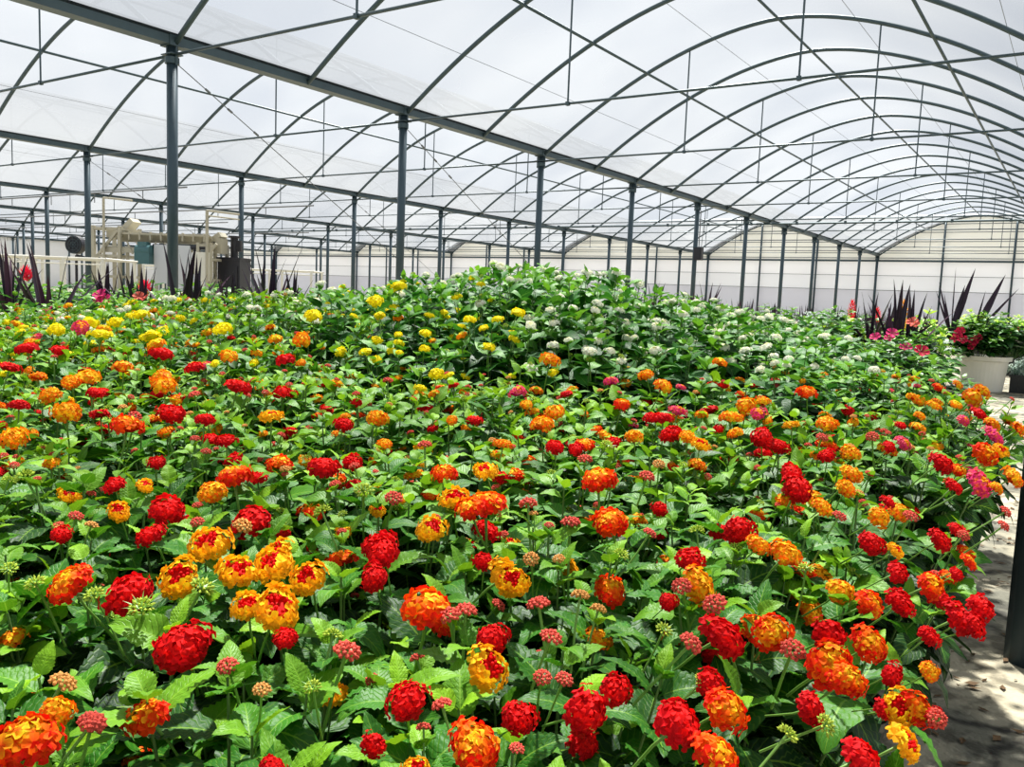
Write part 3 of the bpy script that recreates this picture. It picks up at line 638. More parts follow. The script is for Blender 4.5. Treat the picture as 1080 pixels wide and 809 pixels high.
rowc = {}
for pl in plants:
    D, px, py = pl['D'], pl['px'], pl['py']; tall = D > 2.25 and 340 < px < 900
    lod = 0 if D < 1.15 else 1 if D < 2.3 else 2
    zc = canopy(D, px)
    me_f, me_s, tips = variant('tall' if tall else 'low', lod, rs.randint(5 if lod else 6))
    h0 = 0.62 if tall else 0.40
    sz = (zc-0.002)/h0; sr = 1.0 if not tall else 1.05
    if not tall: sr = min(1.25, 0.95+0.12*(D-0.6)) if D < 3 else 1.25
    ang = rs.uniform(0, 6.28)
    n_rand = int({0: 4, 1: 12, 2: 18 if not tall else 28}[lod]*rs.uniform(0.7, 1.3))
    ploc = Vector((pl['x'], pl['y'], 0))
    loc_heads = list(pl['heads'])
    for _ in range(n_rand):
        tip, _d = tips[rs.randint(len(tips))]
        c_, s_ = math.cos(ang), math.sin(ang); t = Vector(((tip[0]*c_-tip[1]*s_)*sr, (tip[0]*s_+tip[1]*c_)*sr, tip[2]*sz+(rs.uniform(-0.02, 0.016) if lod else rs.uniform(-0.06, -0.01))))
        w = ploc+t; X, Y, _D = proj(w)
        if any((w-Vector(h[0])).length < 0.04 for h in loc_heads): continue
        ty = zone(X, Y, rs); s = rs.uniform(0.024, 0.042) if lod else rs.uniform(.03, .045)
        if ty == 6: s = rs.uniform(.030, .044); t.z += 0.012; w = ploc+t
        loc_heads.append((np.array(w), s, ty, False))
    cnt = {}
    for h in loc_heads: cnt[h[2]] = cnt.get(h[2], 0)+h[1]
    if not cnt: desc = 'leafy budding'
    else: desc = join_words(cnt)
    k = rowc.get(pl['row'], 0); rowc[pl['row']] = k+1
    label = '%s lantana plant, %s from the aisle in the %s row back' % (desc, ORD[min(k, 29)], ORD[min(pl['row'], 29)])
    r = root('potted_lantana', ploc, label, 'flowering plant', 'lantana plants massed in the bed')
    o = link('foliage', me_f, r); o.scale = (sr, sr, sz); o.rotation_euler = (0, 0, ang)
    o = link('stems', me_s, r); o.scale = (sr, sr, sz); o.rotation_euler = (0, 0, ang)
    link('pot', me_pot2 if tall else me_pot, r)
    for (p, s, ty, man) in loc_heads:
        out = np.array([p[0]-pl['x'], p[1]-pl['y'], 0])*2.2
        if pl['x'] > -0.4: out = out+np.array((0.55, 0, 0))*(1 if man else .5)
        if man: out = out+np.array((-p[0], -p[1], 0))/math.hypot(p[0], p[1])*({1: 0.42, 2: 0.22}.get(ty, 0.35) if p[0]**2+p[1]**2 < 1.4 else 0.15)
        nrm = np.array([0, 0, 1.0])+out+rs.uniform(-0.28, 0.28, 3)+np.array((0.05, -0.12, 0))
        put_head(r, ploc, None, p, s, ty, 0 if D < 1.7 else 1, nrm/np.linalg.norm(nrm))
    nb = {0: 6, 1: 13, 2: 9}[lod]
    for _ in range(nb):
        tip, _d = tips[rs.randint(len(tips))]; c_, s_ = math.cos(ang), math.sin(ang)
        t = Vector(((tip[0]*c_-tip[1]*s_)*sr, (tip[0]*s_+tip[1]*c_)*sr, tip[2]*sz+rs.uniform(0.004, 0.02)))
        w = ploc+t; X, Y, _D = proj(w)
        k_ = 'salmon' if rs.rand() < .55 else 'green' if rs.rand() < .6 else 'amber'
        if 340 < X < 900 and Y < 385: k_ = 'green'
        pl['buds'].append((np.array(w), rs.uniform(0.010, 0.016), k_))
    for (p, s, k_) in pl['buds']: put_bud(r, ploc, p, s, k_)
#@BACK
# ------------------------------------------------------------------ background plants
def strap_tpl(rows=9):
    v = np.linspace(0, 1, rows); w = np.clip(0.55+1.3*v, 0, 1)*np.clip((1-v)*1.9, 0, 1)**0.8; us = np.array([-1, 0, 1.0])
    U, Vv = np.meshgrid(us, v); Wd = np.broadcast_to(w[:, None], U.shape); i = np.arange(rows-1)[:, None]*3; j = np.arange(2)[None]
    return U.ravel(), Vv.ravel(), Wd.ravel(), np.stack([i+j, i+j+1, i+3+j+1, i+3+j], -1).reshape(-1, 4)
TPL[4] = strap_tpl()
A_ = lambda q: np.array(q, float)
def strap_mesh(seed, n, L, W, upright, mat, z0=0.0, lo=0.45):
    r_ = np.random.RandomState(seed); B, D_, U_, LL, WW, CU, FO, TO = [], [], [], [], [], [], [], []
    for i in range(n):
        ph = i*2.39996+r_.uniform(-.3, .3); f = (i+0.5)/n; el = (PI/2-0.05)-(1-upright)*f*1.25+r_.uniform(-.08, .08)
        d = (math.cos(ph)*math.cos(el), math.sin(ph)*math.cos(el), math.sin(el))
        B.append((0.012*math.cos(ph), 0.012*math.sin(ph), z0+0.02*f)); D_.append(d); U_.append((-math.cos(ph)*math.sin(el), -math.sin(ph)*math.sin(el), math.cos(el)+1e-3) if el < 1.5 else (math.cos(ph+PI), math.sin(ph+PI), 0.05))
        LL.append(L*(1.0 if i < 3 else r_.uniform(lo, 1.0))); WW.append(W*r_.uniform(0.7, 1.1)); CU.append(r_.uniform(-0.05, 0.35)*(0.4+f)); FO.append(0.45); TO.append((r_.rand(), 0, 0))
    return build_leaves(A_(B), A_(D_), A_(U_), A_(LL), A_(WW), A_(CU), A_(FO), A_(TO), 4, 'strap_leaves', mat)
def five_petal(seed, col, n=5):
    r_ = np.random.RandomState(seed); g = G()
    for i in range(n):
        a0 = i*2*PI/n; V = [(0, 0, -0.10)]
        for rr, da, z in ((0.25, -0.35, 0.02), (0.46, -0.52, 0.07), (0.52, 0, 0.04), (0.46, 0.5, 0.09), (0.25, 0.35, 0.03)): V.append((rr*math.cos(a0+da), rr*math.sin(a0+da), z+r_.uniform(-.03, .03)))
        c = np.array(col)*r_.uniform(0.8, 1.1)
        g.add(V, T=[(0, 1, 2), (0, 2, 3), (0, 3, 4), (0, 4, 5)], tone=np.array([np.array(col)*0.45]+[c]*5))
    g.tube([(0, 0, -0.09), (0, 0, -0.5)], [0.09, 0.04], 6, mi=1, cap=False)
    return g.mesh('open_flower', [M_PETAL, M_STALK])
FL = {'pink': [five_petal(s, (0.80, 0.05, 0.22)) for s in range(2)], 'rose': [five_petal(s, (0.62, 0.02, 0.07)) for s in range(2)], 'coral': [five_petal(s, (0.80, 0.16, 0.12)) for s in range(2)]}
BUSH = [lantana_foliage(500+i, 0.62, 0.22, 0.2, 22, 2, M_BROAD, 0.12, flat=0.7) for i in range(4)]
LIMEB = [lantana_foliage(520+i, 0.5, 0.2, 0.18, 20, 3, M_LIME, 0.10, flat=0.7) for i in range(2)]
SILV = [lantana_foliage(530+i, 0.3, 0.2, 0.14, 40, 3, M_SILVER, 0.05, flat=0.5) for i in range(2)]
CORD = [strap_mesh(600+i, 10, 0.62, 0.056, 0.55, M_CORDY) for i in range(3)]
SPIKE = [strap_mesh(620+i, 14, 0.42, 0.030, 0.35, M_CORDY) for i in range(3)]
def yscale(D): return D/888.0
def zat(px, py, D): return ZC+(yhor(px)-py)*D/888.0
def bush(name, px, D, ztop, label, kind, flower=None, nf=0, at_px=None, group=None, rad=1.0):
    x, y = ground(px, D); r = root(name, (x, y, 0), label, 'potted plant', group, rz=0)
    tb = {'broad': BUSH, 'lime': LIMEB, 'silver': SILV}[kind]; h0 = {'broad': 0.62, 'lime': 0.5, 'silver': 0.3}[kind]
    f, s, tips = tb[rs.randint(len(tb))]; sz = ztop/h0; a = rs.uniform(0, 6.28)
    for nm, me in (('foliage', f), ('stems', s)):
        o = link(nm, me, r); o.scale = (rad, rad, sz); o.rotation_euler = (0, 0, a)
    link('pot', me_pot2 if kind != 'silver' else me_pot, r)
    spots = []
    for (fx, fy) in (at_px or []):
        p = at(fx, fy, D-0.12); spots.append((Vector(p)-Vector((x, y, 0)), 0.07))
    for _ in range(nf):
        tip, _d = tips[rs.randint(len(tips))]; c_, s_ = math.cos(a), math.sin(a)
        spots.append((Vector(((tip[0]*c_-tip[1]*s_)*rad, (tip[0]*s_+tip[1]*c_)*rad, tip[2]*sz+0.01)), 0.055))
    for p, sc in spots:
        o = bpy.data.objects.new('flower', FL[flower][rs.randint(2)]); COL.objects.link(o); o.parent = r; o.location = p; o.scale = (sc*rs.uniform(.85, 1.2),)*3
        q = Vector((0, 0, 1)).rotation_difference(Vector((rs.uniform(-.3, .7), -0.8, 0.9)).normalized()); o.rotation_mode = 'QUATERNION'; o.rotation_quaternion = q
    return r
def cordyline(px, D, ztop, label, scale=1.0, small=False, group='dark cordylines among the pots', name='cordyline'):
    x, y = ground(px, D); r = root(name, (x, y, 0), label, 'potted plant', group, rz=rs.uniform(0, 6.28))
    me = (SPIKE if small else CORD)[rs.randint(3)]; L = (0.42 if small else 0.62)
    s = scale; zb = max(0.16, ztop-L*s)
    o = link('strap_leaves', me, r); o.location = (0, 0, zb); o.scale = (s, s, (ztop-zb)/L)
    g = G(); g.tube([(0, 0, 0.12), (0, 0, zb+0.03)], 0.014, 7); link('stem', g.mesh('cordyline_stem', [M_STEM]), r)
    link('pot', me_pot, r); return r
rs = np.random.RandomState(77)
# pot rows behind the lantanas on the left
n = 0; cols = ['pink', 'rose', 'coral']; cname = {'pink': 'pink', 'rose': 'deep rose', 'coral': 'coral'}
for ri, (D, zt) in enumerate(((4.75, .60), (5.4, .64), (6.2, .67), (7.2, .69), (8.5, .70))):
    px = -70+ri*9; k = 0
    while px < (560 if ri < 2 else 900):
        c = cols[rs.randint(3)]; nf = rs.randint(0, 4) if px < 330 else 0
        bush('flowering_shrub', px, D, zt*rs.uniform(0.93, 1.08), 'broad-leaved shrub, %s, %s from left in %s row behind the lantanas' % ((cname[c]+' flowers') if nf else 'no flowers', ORD[k], ORD[ri]),
             'broad', c, nf, group='potted shrubs behind the lantanas', rad=1.15+0.1*ri)
        px += 888*0.42/D*rs.uniform(0.9, 1.12); k += 1
for i, (px, D, py, sc, what) in enumerate([(10, 5.2, 256, .85, 'at the left picture edge'), (52, 5.0, 259, 1.0, 'left of the pink flowers'),         (112, 6.0, 281, .8, 'under the potting machine tower'), (138, 6.0, 283, .85, 'under the potting machine hopper'), (150, 5.4, 286, .8, 'beside the coral flowers'), (190, 4.9, 259, 1.0, 'right at the foot of the nearest tall column'), (205, 5.5, 274, .85, 'just right of the nearest tall column'),
        (286, 6.0, 262, 1.05, 'standing alone right of the dark box'), (276, 6.6, 275, .9, 'left half of the pair right of the dark box'), (310, 7.0, 288, .7, 'low between the box and the white lantanas'), (243, 5.4, 292, .7, 'under the dark box'), (430, 9, 292, .8, 'behind the left end of the white lantanas'),
        (690, 8, 300, .7, 'behind the middle of the white lantanas'), (745, 9, 300, .8, 'behind the white lantanas beside a column'), (668, 9, 302, .7, 'thin and dark behind the white lantanas'),
        (947, 6.2, 297, 1.0, 'tallest of those left of the white planter'), (962, 6.2, 308, .9, 'leaning, left of the white planter'), (920, 7.0, 310, .8, 'thin, in front of the last gutter column'), (935, 7.4, 318, .8, 'low, behind the pink mandevilla')]):
    cordyline(px, D, zat(px, py, D), 'burgundy-black cordyline with upright strap leaves %s' % what, sc)
for i, (px, D, zt, c, pts) in enumerate([(48, 4.55, .60, 'pink', [(47, 331), (50, 328)]), (107, 4.9, .66, 'pink', [(105, 310), (109, 315), (104, 316)]), (34, 4.6, .56, 'coral', [(32, 341), (36, 345), (30, 346)]), (150, 5.2, .66, 'coral', [(146, 312), (153, 314)]), (200, 4.8, .60, 'rose', [(201, 333), (197, 330)])]):
    bush('mandevilla', px, D, zt, 'dark-leaved mandevilla, %s flowers, behind the left lantanas, the %s one' % (cname[c], ['lower pink', 'higher pink', 'lower coral', 'higher coral', 'only rose'][i]), 'broad', c, 0, pts, group='mandevillas behind the left lantanas', rad=1.15)
# mandevillas on the right, beyond the end of the bed
for (px, D, zt, lab, c, sp) in [(905, 4.9, .56, 'potted mandevilla with one small pink flower, leftmost beyond the lantanas', 'pink', [(923, 355)]), (945, 5.0, .60, 'potted mandevilla with a large bright pink flower facing the aisle', 'pink', [(941, 351), (938, 356)]),
        (962, 5.3, .58, 'potted mandevilla with a pink flower low on its side', 'pink', [(955, 366)]), (975, 6.0, .66, 'potted mandevilla with coral flower tips beside the white planter', 'coral', [(965, 342), (962, 339)]), (985, 4.6, .44, 'low dark potted mandevilla in front of the white planter', 'rose', [(972, 370)])]:
    bush('mandevilla', px, D, zt, lab, 'broad', c, 0, sp, group='mandevillas beyond the lantanas', rad=1.1)
for (px, D, zt, lab) in [(970, 6.9, .76, 'lime green foliage plant just left of the white planter'), (890, 7.2, .66, 'lime green foliage plant behind the white lantanas')]:
    bush('lime_shrub', px, D, zt, lab, 'lime', group='lime foliage plants', rad=1.2)
# white planter with its mixed planting
wx, wy = -0.76, 9.15
g = G(); prof = [(0, 0), (0.17, 0), (0.175, 0.012), (0.205, 0.29), (0.232, 0.295), (0.235, 0.335), (0.222, 0.335), (0.20, 0.30)]; g.lathe(prof, 36)
r = root('white_planter', (wx, wy, 0), 'large round white planter with cordylines, glossy leaves and two red flowers', 'planter')
link('planter_bowl', g.mesh('white_planter', [M_POTW], smooth=False), r)
g = G(); g.lathe([(0, 0.28), (0.1, 0.285), (0.202, 0.27)], 24); link('soil', g.mesh('soil', [M_SOIL]), r)
for i, (dx, dy, sz, a) in enumerate([(-.22, -.05, .85, 0), (0.02, 0, 1.0, 1), (0.2, 0.05, .86, 2), (-.05, -.15, .78, 3)]):
    f, s, tips = BUSH[i % 4]; o = link('foliage', f, r); o.location = (dx, dy, 0.16); o.scale = (1.15, 1.15, sz); o.rotation_euler = (0, 0, a*1.4); o = link('stems', s, r); o.location = (dx, dy, 0.16); o.scale = (1.0, 1.0, sz); o.rotation_euler = (0, 0, a*1.4)
f, s, tips = LIMEB[0]; o = link('foliage', f, r); o.location = (-.12, 0.1, 0.3); o.scale = (1.0, 1.0, 0.95); o['label'] = 'lime green foliage'
def blades(specs, base, name, parent):
    B, D_, U_, LL, WW, CU, FO, TO = [], [], [], [], [], [], [], []
    for (px, py, w) in specs:
        p = at(px, py, 8.05); d = np.array(p)-np.array(base); L_ = np.linalg.norm(d); d = d/L_+np.array((0, 0, 0.12)); d /= np.linalg.norm(d)
        B.append((0, 0, 0)); D_.append(d); U_.append((0, -1, 0.25)); LL.append(L_*1.02); WW.append(w); CU.append(0.22); FO.append(0.4); TO.append((rs.rand()*.6, 0, 0))
    me = build_leaves(A_(B), A_(D_), A_(U_), A_(LL), A_(WW), A_(CU), A_(FO), A_(TO), 4, name, M_CORDY); o = link(name, me, parent); o.location = Vector(base)-parent.location; return o
b1 = at(1003, 355, 8.05); blades([(1030, 282, .055), (1018, 300, .05), (988, 298, .022), (985, 308, .02), (1007, 281, .012), (1024, 296, .03), (994, 310, .02)], b1, 'strap_leaves', r)
b2 = at(1026, 356, 8.05); blades([(1063, 289, .06), (1079, 305, .028), (1052, 312, .02), (1040, 306, .02)], b2, 'strap_leaves', r)
for (fx, fy) in ((1010, 352), (1016, 358), (1013, 349), (1027, 360), (1031, 356), (1025, 365), (1007, 357)):
    p = at(fx, fy, 7.75); o = bpy.data.objects.new('flower', FL['rose'][rs.randint(2)]); COL.objects.link(o); o.parent = r; o.location = Vector(p)-r.location; o.scale = (0.085,)*3; o.rotation_euler = (1.1, rs.uniform(-.4, .4), rs.uniform(-.5, .5))
# crates with silver foliage right of the planter
g = G(); W_, D__, H_ = 0.52, 0.34, 0.17
for (c, s_) in (((0, -D__/2, H_/2), (W_, 0.012, H_)), ((0, D__/2, H_/2), (W_, 0.012, H_)), ((-W_/2, 0, H_/2), (0.012, D__, H_)), ((W_/2, 0, H_/2), (0.012, D__, H_)), ((0, 0, 0.01), (W_, D__, 0.012)), ((0, -D__/2-.004, H_-.012), (W_+.03, .02, .024)), ((0, D__/2+.004, H_-.012), (W_+.03, .02, .024)), ((-W_/2-.004, 0, H_-.012), (.02, D__, .024)), ((W_/2+.004, 0, H_-.012), (.02, D__, .024))): g.box(c, s_)
for k in range(7): g.box((-W_/2+0.06+k*(W_-.12)/6, -D__/2-0.007, H_*.45), (0.012, 0.008, H_*.7))
me_crate = g.mesh('crate', [M_POTB])
k = 0
for (x, y) in ((-0.27, 9.35), (-0.27, 9.75), (0.32, 9.35), (0.32, 9.75)):
    nm = ['nearest the white planter', 'behind the one nearest the planter', 'at the right picture edge', 'behind the one at the right edge'][k]
    o = link('plant_crate', me_crate); o.location = (x, y, 0); tag(o, 'black plastic crate holding silver foliage, %s' % nm, 'crate', 'black crates on the floor')
    for j, (dx, dy) in enumerate(((-.13, 0), (.13, 0))):
        r = root('silver_foliage_plant', (x+dx, y+dy, 0.02), 'silver-leaved plant, %s half of the crate %s' % ('left' if j == 0 else 'right', nm), 'potted plant', 'silver plants in crates')
        f, s, tips = SILV[j]; o = link('foliage', f, r); o.scale = (.85, .85, 1.1); o.rotation_euler = (0, 0, k+j); o = link('stems', s, r); o.scale = (.85, .85, 1.1)
        o = link('pot', me_pot, r)
    k += 1
for i, (px, D, zt, c) in enumerate([(1062, 10.3, .62, 'rose'), (1078, 10.4, .60, 'coral'), (1100, 10.3, .6, 'pink')]):
    bush('flowering_shrub', px, D, zt, 'shrub with clustered %s flowers behind the silver plants, %s from the planter' % (cname[c], ORD[i]), 'broad', c, 6, [(px-3, 346), (px+2, 352), (px+6, 349)], group='shrubs behind the silver plants', rad=1.3)
for i in range(9): bush('lime_shrub', 1028+i*13, 13.5+0.3*(i % 3), .74, 'lime yellow foliage plant, %s from the left in the bright strip by the far aisle' % ORD[i], 'lime', group='lime plants by the far aisle', rad=1.5)
# far beds of small dark spiky plants
for ri, D in enumerate((10.5, 12.0, 13.8, 16.0, 18.5, 21.5)):
    px = 560+ri*6; k = 0
    while px < 955+ri*8 and k < 28:
        cordyline(px, D, ZC+rs.uniform(0.0, 0.16)-(0.06 if px > 820 else 0), 'small dark spiky cordyline, %s from the left in the %s row of the far bed' % (ORD[k], ORD[ri]), 0.95, True, 'small cordylines in the far bed')
        px += 888*0.50/D*rs.uniform(.85, 1.15); k += 1
for i, px in enumerate((856, 866, 875)): bush('silver_mound', px, 10.0, .70, 'pale silver green mound plant in the far bed, %s of three from the left' % ORD[i], 'silver', group='silver mounds in the far bed', rad=1.2)
for (px, D, z0, z1, col, lab) in ((898, 9.0, .62, .83, (0.8, 0.02, 0.03), 'plant with a red feathery plume in the far bed'), (953, 6.6, .60, .82, (1, .45, .01), 'plant with an orange-yellow plume left of the white planter'), (925, 9.2, .6, .76, (0.8, 0.02, 0.03), 'plant with a short red plume near the last column'),
        (28, 5.6, .72, .80, (0.85, 0.03, 0.08), 'plant with a red plume at the far left behind the lantanas'), (153, 5.6, .66, .74, (0.8, 0.03, 0.08), 'plant with a red plume under the potting machine')):
    x, y = ground(px, D); r = root('celosia', (x, y, 0), lab, 'potted plant', 'celosias')
    f, s, tips = BUSH[0]; o = link('foliage', f, r); o.scale = (.8, .8, z0/.62); o = link('stems', s, r); o.scale = (.8, .8, z0/.62); link('pot', me_pot2, r)
    g = G()
    for q in range(70):
        t = q/70; a = q*2.4; rr = 0.035*math.sin(PI*(0.15+0.85*t))*0.9; p = np.array((rr*math.cos(a), rr*math.sin(a), z0-.02+(z1-z0)*t)); d = np.array((math.cos(a), math.sin(a), 1.6)); s2 = np.array((-math.sin(a), math.cos(a), 0))
        g.add([p-s2*.008, p+s2*.008, p+d*.022], T=[(0, 1, 2)], tone=np.array(col)*rs.uniform(.8, 1.1))
    link('plume', g.mesh('plume', [M_PETAL]), r)
# ------------------------------------------------------------------ machinery in the left distance
DM = 17.0
def base_at(px, D): x, y = ground(px, D); return np.array((x, y, 0.0))
p0 = base_at(108, DM); p1 = base_at(236, DM-0.3); ex = (p1-p0)/np.linalg.norm(p1-p0); rz = math.atan2(ex[1], ex[0]); Lm = np.linalg.norm(p1-p0)
def zz(py, px=170): return zat(px, py, DM)
r = root('potting_machine', p0, 'cream potting machine with long hopper, frame tower and grey guard panels', 'machine', rz=rz)
def part(name, fn, mats, parent): g = G(); fn(g); return link(name, g.mesh(name, mats), parent)
def tower(g, x0, x1, top):
    for x in (x0, x1):
        for y in (-.35, .35): g.box((x, y, top/2), (.06, .06, top))
    for z in (.3, .8, 1.2, top-.05):
        g.box(((x0+x1)/2, -.35, z), (x1-x0, .05, .05)); g.box(((x0+x1)/2, .35, z), (x1-x0, .05, .05)); g.box((x0, 0, z), (.05, .7, .05)); g.box((x1, 0, z), (.05, .7, .05))
    g.box(((x0+x1)/2, -.35, top*.8), (.05, .05, top*.5), tilt=(.7, 'Y'))
part('frame_tower', lambda g: tower(g, 0.05, .6, zz(248)), [M_CREAM], r)
part('frame_tower', lambda g: tower(g, Lm-.35, Lm-.1, zz(262)), [M_CREAM], r)
def hopper(g):
    z = zz(258); x0, x1 = .45, Lm-.15; V = []
    for x in (x0, x1): V += [(x, -.28, z+.06), (x, .28, z+.06), (x, .12, z-.09), (x, -.12, z-.09)]
    g.add(V, [(0, 4, 5, 1), (1, 5, 6, 2), (2, 6, 7, 3), (3, 7, 4, 0), (0, 1, 2, 3), (4, 7, 6, 5)]); g.box(((x0+x1)/2, -.30, z+.06), (x1-x0, .04, .04)); g.box(((x0+x1)/2, .30, z+.06), (x1-x0, .04, .04)); [g.box((x, -.3, z+.02), (.03, .05, .16)) for x in np.linspace(x0+.1, x1-.1, 9)]; [g.tube([(x, -.34, z-.1), (x+.12, -.34, z-.34)], .018, 6) for x in np.linspace(x0+.1, x1-.9, 6)]
part('hopper', hopper, [M_CREAM], r)
part('chute', lambda g: (g.box((.55, 0, zz(250)), (.5, .3, .10), tilt=(-.8, 'Y')), g.box((.42, -.2, zz(254)), (.35, .06, .2))), [M_CREAM], r)
part('chute', lambda g: (g.box((Lm-.2, 0, zz(259)), (.45, .3, .10), tilt=(-.6, 'Y')), g.box((Lm-.05, 0, zz(264)), (.12, .3, .3))), [M_CREAM], r)
part('conveyor', lambda g: (g.box((Lm*.42, -.1, zz(270)), (Lm*.62, .4, .05)), g.box((Lm*.42, -.32, zz(272)), (Lm*.64, .03, .10)), [g.tube([(.5+q*.16, -.33, zz(270)), (.5+q*.16, .12, zz(270))], .03, 8) for q in range(9)], [g.box((x, -.25, zz(272)/2), (.05, .05, zz(272))) for x in (.7, 1.3, 1.9)]), [M_CREAM], r)
part('drive_shaft', lambda g: g.tube([(Lm*.5, -.33, zz(267)), (Lm-.1, -.33, zz(267))], .045, 10), [M_DARK], r)
part('motor', lambda g: (g.tube([(1.0, -.42, zz(272)), (1.3, -.42, zz(272))], .11, 14), g.box((1.15, -.42, zz(266)), (.18, .16, .1)), g.box((1.15, -.42, zz(280)), (.3, .2, .22))), [M_BLUEG], r)
part('guard_panel', lambda g: g.box((Lm*.66, -.36, zz(285)), (.75, .03, .75)), [M_GREYP], r)
part('guard_panel', lambda g: g.box((Lm*.90, -.38, zz(286)), (.3, .03, .55)), [M_POTW], r)
part('cable_mast', lambda g: (g.tube([(.3, -.4, 0), (.3, -.4, zz(220))], .025, 8), g.tube([(.3, -.4, zz(220)), (.9, -.4, zz(222))], .02, 8)), [M_CREAM], r)
part('cable_mast', lambda g: (g.tube([(Lm-.15, -.4, 0), (Lm-.15, -.4, zz(230))], .03, 8), g.tube([(Lm-.15, -.4, zz(230)), (Lm+.5, -.4, zz(233))], .022, 8), g.tube([(Lm-.15, -.4, zz(235)), (Lm+.5, -.4, zz(238))], .015, 8)), [M_CREAM], r)
b = base_at(247, 17.0)
r = root('boiler_cabinet', b, 'black cabinet with a short chimney right of the potting machine', 'cabinet', rz=rz)
part('body', lambda g: (g.box((0, 0, .62), (.46, .5, 1.2)), g.box((0, 0, 1.24), (.5, .54, .05)), g.box((0, 0, .02), (.4, .44, .04))), [M_DARK], r)
part('door', lambda g: (g.box((0, -.262, .65), (.38, .02, .9)), g.box((.14, -.285, .7), (.02, .03, .12))), [M_DARK], r)
part('chimney', lambda g: (g.tube([(0, 0, 1.26), (0, 0, 1.66)], .075, 12), g.tube([(0, 0, 1.66), (0, 0, 1.70)], .12, 12), g.box((.09, 0, 1.5), (.12, .1, .22))), [M_DARK], r)
def bench(px0, px1, D, zt, label):
    a = base_at(px0, D); c = base_at(px1, D); e = (c-a); Lb = np.linalg.norm(e); r = root('bench_frame', a, label, 'bench', 'white bench frames', rz=math.atan2(e[1], e[0]))
    part('rail', lambda g: (g.tube([(0, 0, zt), (Lb, 0, zt)], .02, 8), g.tube([(0, 0, zt-.1), (Lb, 0, zt-.1)], .012, 8), g.tube([(0, 1.2, zt), (Lb, 1.2, zt)], .02, 8), [g.tube([(x, 0, zt), (x, 1.2, zt)], .02, 6) for x in np.linspace(0, Lb, 12)]), [M_POTW], r)
    for x in np.linspace(0.05, Lb-.05, 5): part('leg', lambda g: (g.box((x, 0, zt/2), (.05, .05, zt)), g.box((x, 1.2, zt/2), (.05, .05, zt)), g.box((x, .6, zt*.4), (.04, 1.2, .04))), [M_POTW], r)
bench(-60, 112, 14.5, 1.08, 'long white bench frame left of the potting machine'); bench(-60, 40, 19, 1.2, 'white bench frame behind the first one at far left'); bench(150, 330, 22, 1.15, 'white bench frame behind the black cabinet')
b = base_at(81, 19.0); r = root('circulation_fan', b, 'black round fan on a stand near the second gutter column', 'fan', rz=rz)
part('stand', lambda g: (g.tube([(0, 0, 0), (0, 0, 1.25)], .03, 8), g.tube([(0, 0, 1.25), (.45, .1, 1.15)], .03, 8), g.box((0, 0, .02), (.5, .4, .04))), [M_DARK], r)
part('housing', lambda g: (g.tube([(0, -.10, 1.48), (0, .08, 1.48)], .20, 24), g.tube([(0, .12, 1.48), (0, .3, 1.48)], .09, 12)), [M_DARK], r)
part('grille', lambda g: ([g.tube([(rr*math.cos(t), -.115, 1.48+rr*math.sin(t)) for t in np.linspace(0, 2*PI, 25)], .006, 5) for rr in (.06, .12, .18)], [g.tube([(0, -.115, 1.48), (.19*math.cos(t), -.115, 1.48+.19*math.sin(t))], .005, 4) for t in np.arange(8)*PI/4]), [M_STEEL], r)
# control box on a gutter column
yk = YP0+4*DY; r = root('control_box', (ROWS[2]+0.06, yk-.12, 0), 'dark control box with conduit fixed to the fifth nearest column', 'control box')
zb = 2.05
part('housing', lambda g: (g.box((0.09, 0, zb), (.22, .16, .34)), g.box((.09, -.085, zb), (.18, .01, .28))), [M_DARK], r)
part('conduit', lambda g: (g.tube([(.09, 0, zb+.17), (.09, 0, 3.2)], .014, 6), g.tube([(.16, 0, zb+.17), (.2, 0, 3.0)], .008, 6)), [M_WIRE], r)
# cross pipes
g = G(); g.tube([(ROWS[5], 28.0, 3.405), (ROWS[0], 28.0, 3.405)], 0.035, 8); [g.box((x, 28.0, 3.415), (.06, .1, .1)) for x in np.arange(ROWS[5], ROWS[0], 1.5)]
o = link('cross_pipe_beam', g.mesh('cross_pipe', [M_STEEL])); tag(o, 'long dark cross pipe hung just under the gutters near the far wall', 'pipe', kind='structure')
for i, (y, z, x0, x1) in enumerate(((9.5, 2.95, -36, -27.6), (12.5, 3.0, -45, -18), (16.5, 3.0, -54, -18), (20.5, 3.05, -54, -27), (24.5, 3.0, -60, -27))):
    g = G(); g.tube([(x0, y, z), (x1, y, z)], 0.02, 6); [g.tube([(x, y, z), (x, y, z-.25)], .012, 5) for x in np.arange(x0+1, x1, 2.2)]
    o = link('irrigation_pipe_beam', g.mesh('irrigation_pipe', [M_WIRE])); tag(o, 'thin overhead irrigation pipe with drop nozzles in the left bays, %s from the front' % ORD[i], 'pipe', 'irrigation pipes', 'structure')
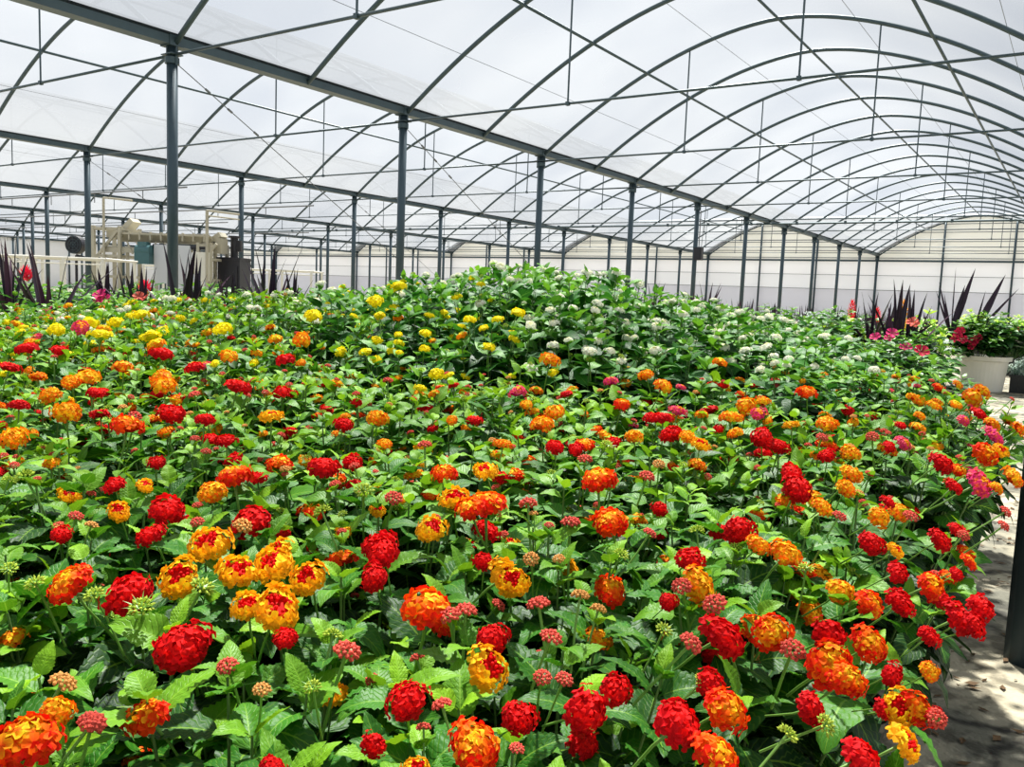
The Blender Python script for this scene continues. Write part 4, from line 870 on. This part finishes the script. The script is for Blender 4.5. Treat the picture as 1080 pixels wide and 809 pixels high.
# litter on the floor beside the bed
g = G(); r_ = np.random.RandomState(3)
for i in range(420):
    x = -0.32+abs(r_.normal(0, .22)); y = r_.uniform(0.5, 4.5); s = r_.uniform(.003, .011); a = r_.uniform(0, 6.28); z = .002
    g.add([(x+s*math.cos(a+q)*(1.6 if q in (0, PI) else .7), y+s*math.sin(a+q)*(1.6 if q in (0, PI) else .7), z+r_.uniform(0, .004)) for q in (0, PI/2, PI, 3*PI/2)], [(0, 1, 2, 3)])
o = link('leaf_litter', g.mesh('leaf_litter', [M_LITTER])); tag(o, 'scattered dry petals and leaf crumbs on the concrete beside the bed', 'litter', kind='stuff')
#@LIGHT
# ------------------------------------------------------------------ light
w = bpy.data.worlds.new('sky'); SC.world = w; w.use_nodes = True; nt = w.node_tree; N = nt.nodes; L = nt.links; N.clear()
out = N.new('ShaderNodeOutputWorld'); bg = N.new('ShaderNodeBackground'); L.new(bg.outputs[0], out.inputs[0])
tc = N.new('ShaderNodeTexCoord'); nz = N.new('ShaderNodeTexNoise'); nz.inputs['Scale'].default_value = 2.2; nz.inputs['Detail'].default_value = 5
L.new(tc.outputs['Generated'], nz.inputs['Vector'])
cr = N.new('ShaderNodeValToRGB'); e = cr.color_ramp.elements; e[0].position = 0.35; e[0].color = (0.56, 0.66, 0.84, 1); e[1].position = 0.62; e[1].color = (0.82, 0.86, 0.92, 1)
L.new(nz.outputs['Fac'], cr.inputs[0]); L.new(cr.outputs[0], bg.inputs[0]); bg.inputs[1].default_value = 0.72
sd = bpy.data.lights.new('sun', 'SUN'); so = bpy.data.objects.new('sun', sd); COL.objects.link(so)
sd.energy = 36.0; sd.angle = math.radians(2.5); sd.color = (1.0, 0.965, 0.90)
sv = Vector((-0.22, 0.40, 0.88)).normalized()      # towards the sun
so.rotation_euler = sv.to_track_quat('Z', 'Y').to_euler(); so.location = (0, 0, 12)

SC.view_settings.view_transform = 'Standard'
SC.view_settings.look = 'None'
SC.view_settings.exposure = 0.24; SC.view_settings.gamma = 1.0; SC.view_settings.use_curve_mapping = False
SC.cycles.max_bounces = 8; SC.cycles.diffuse_bounces = 3; SC.cycles.glossy_bounces = 2; SC.cycles.transmission_bounces = 4
SC.cycles.transparent_max_bounces = 40; SC.cycles.sample_clamp_indirect = 6
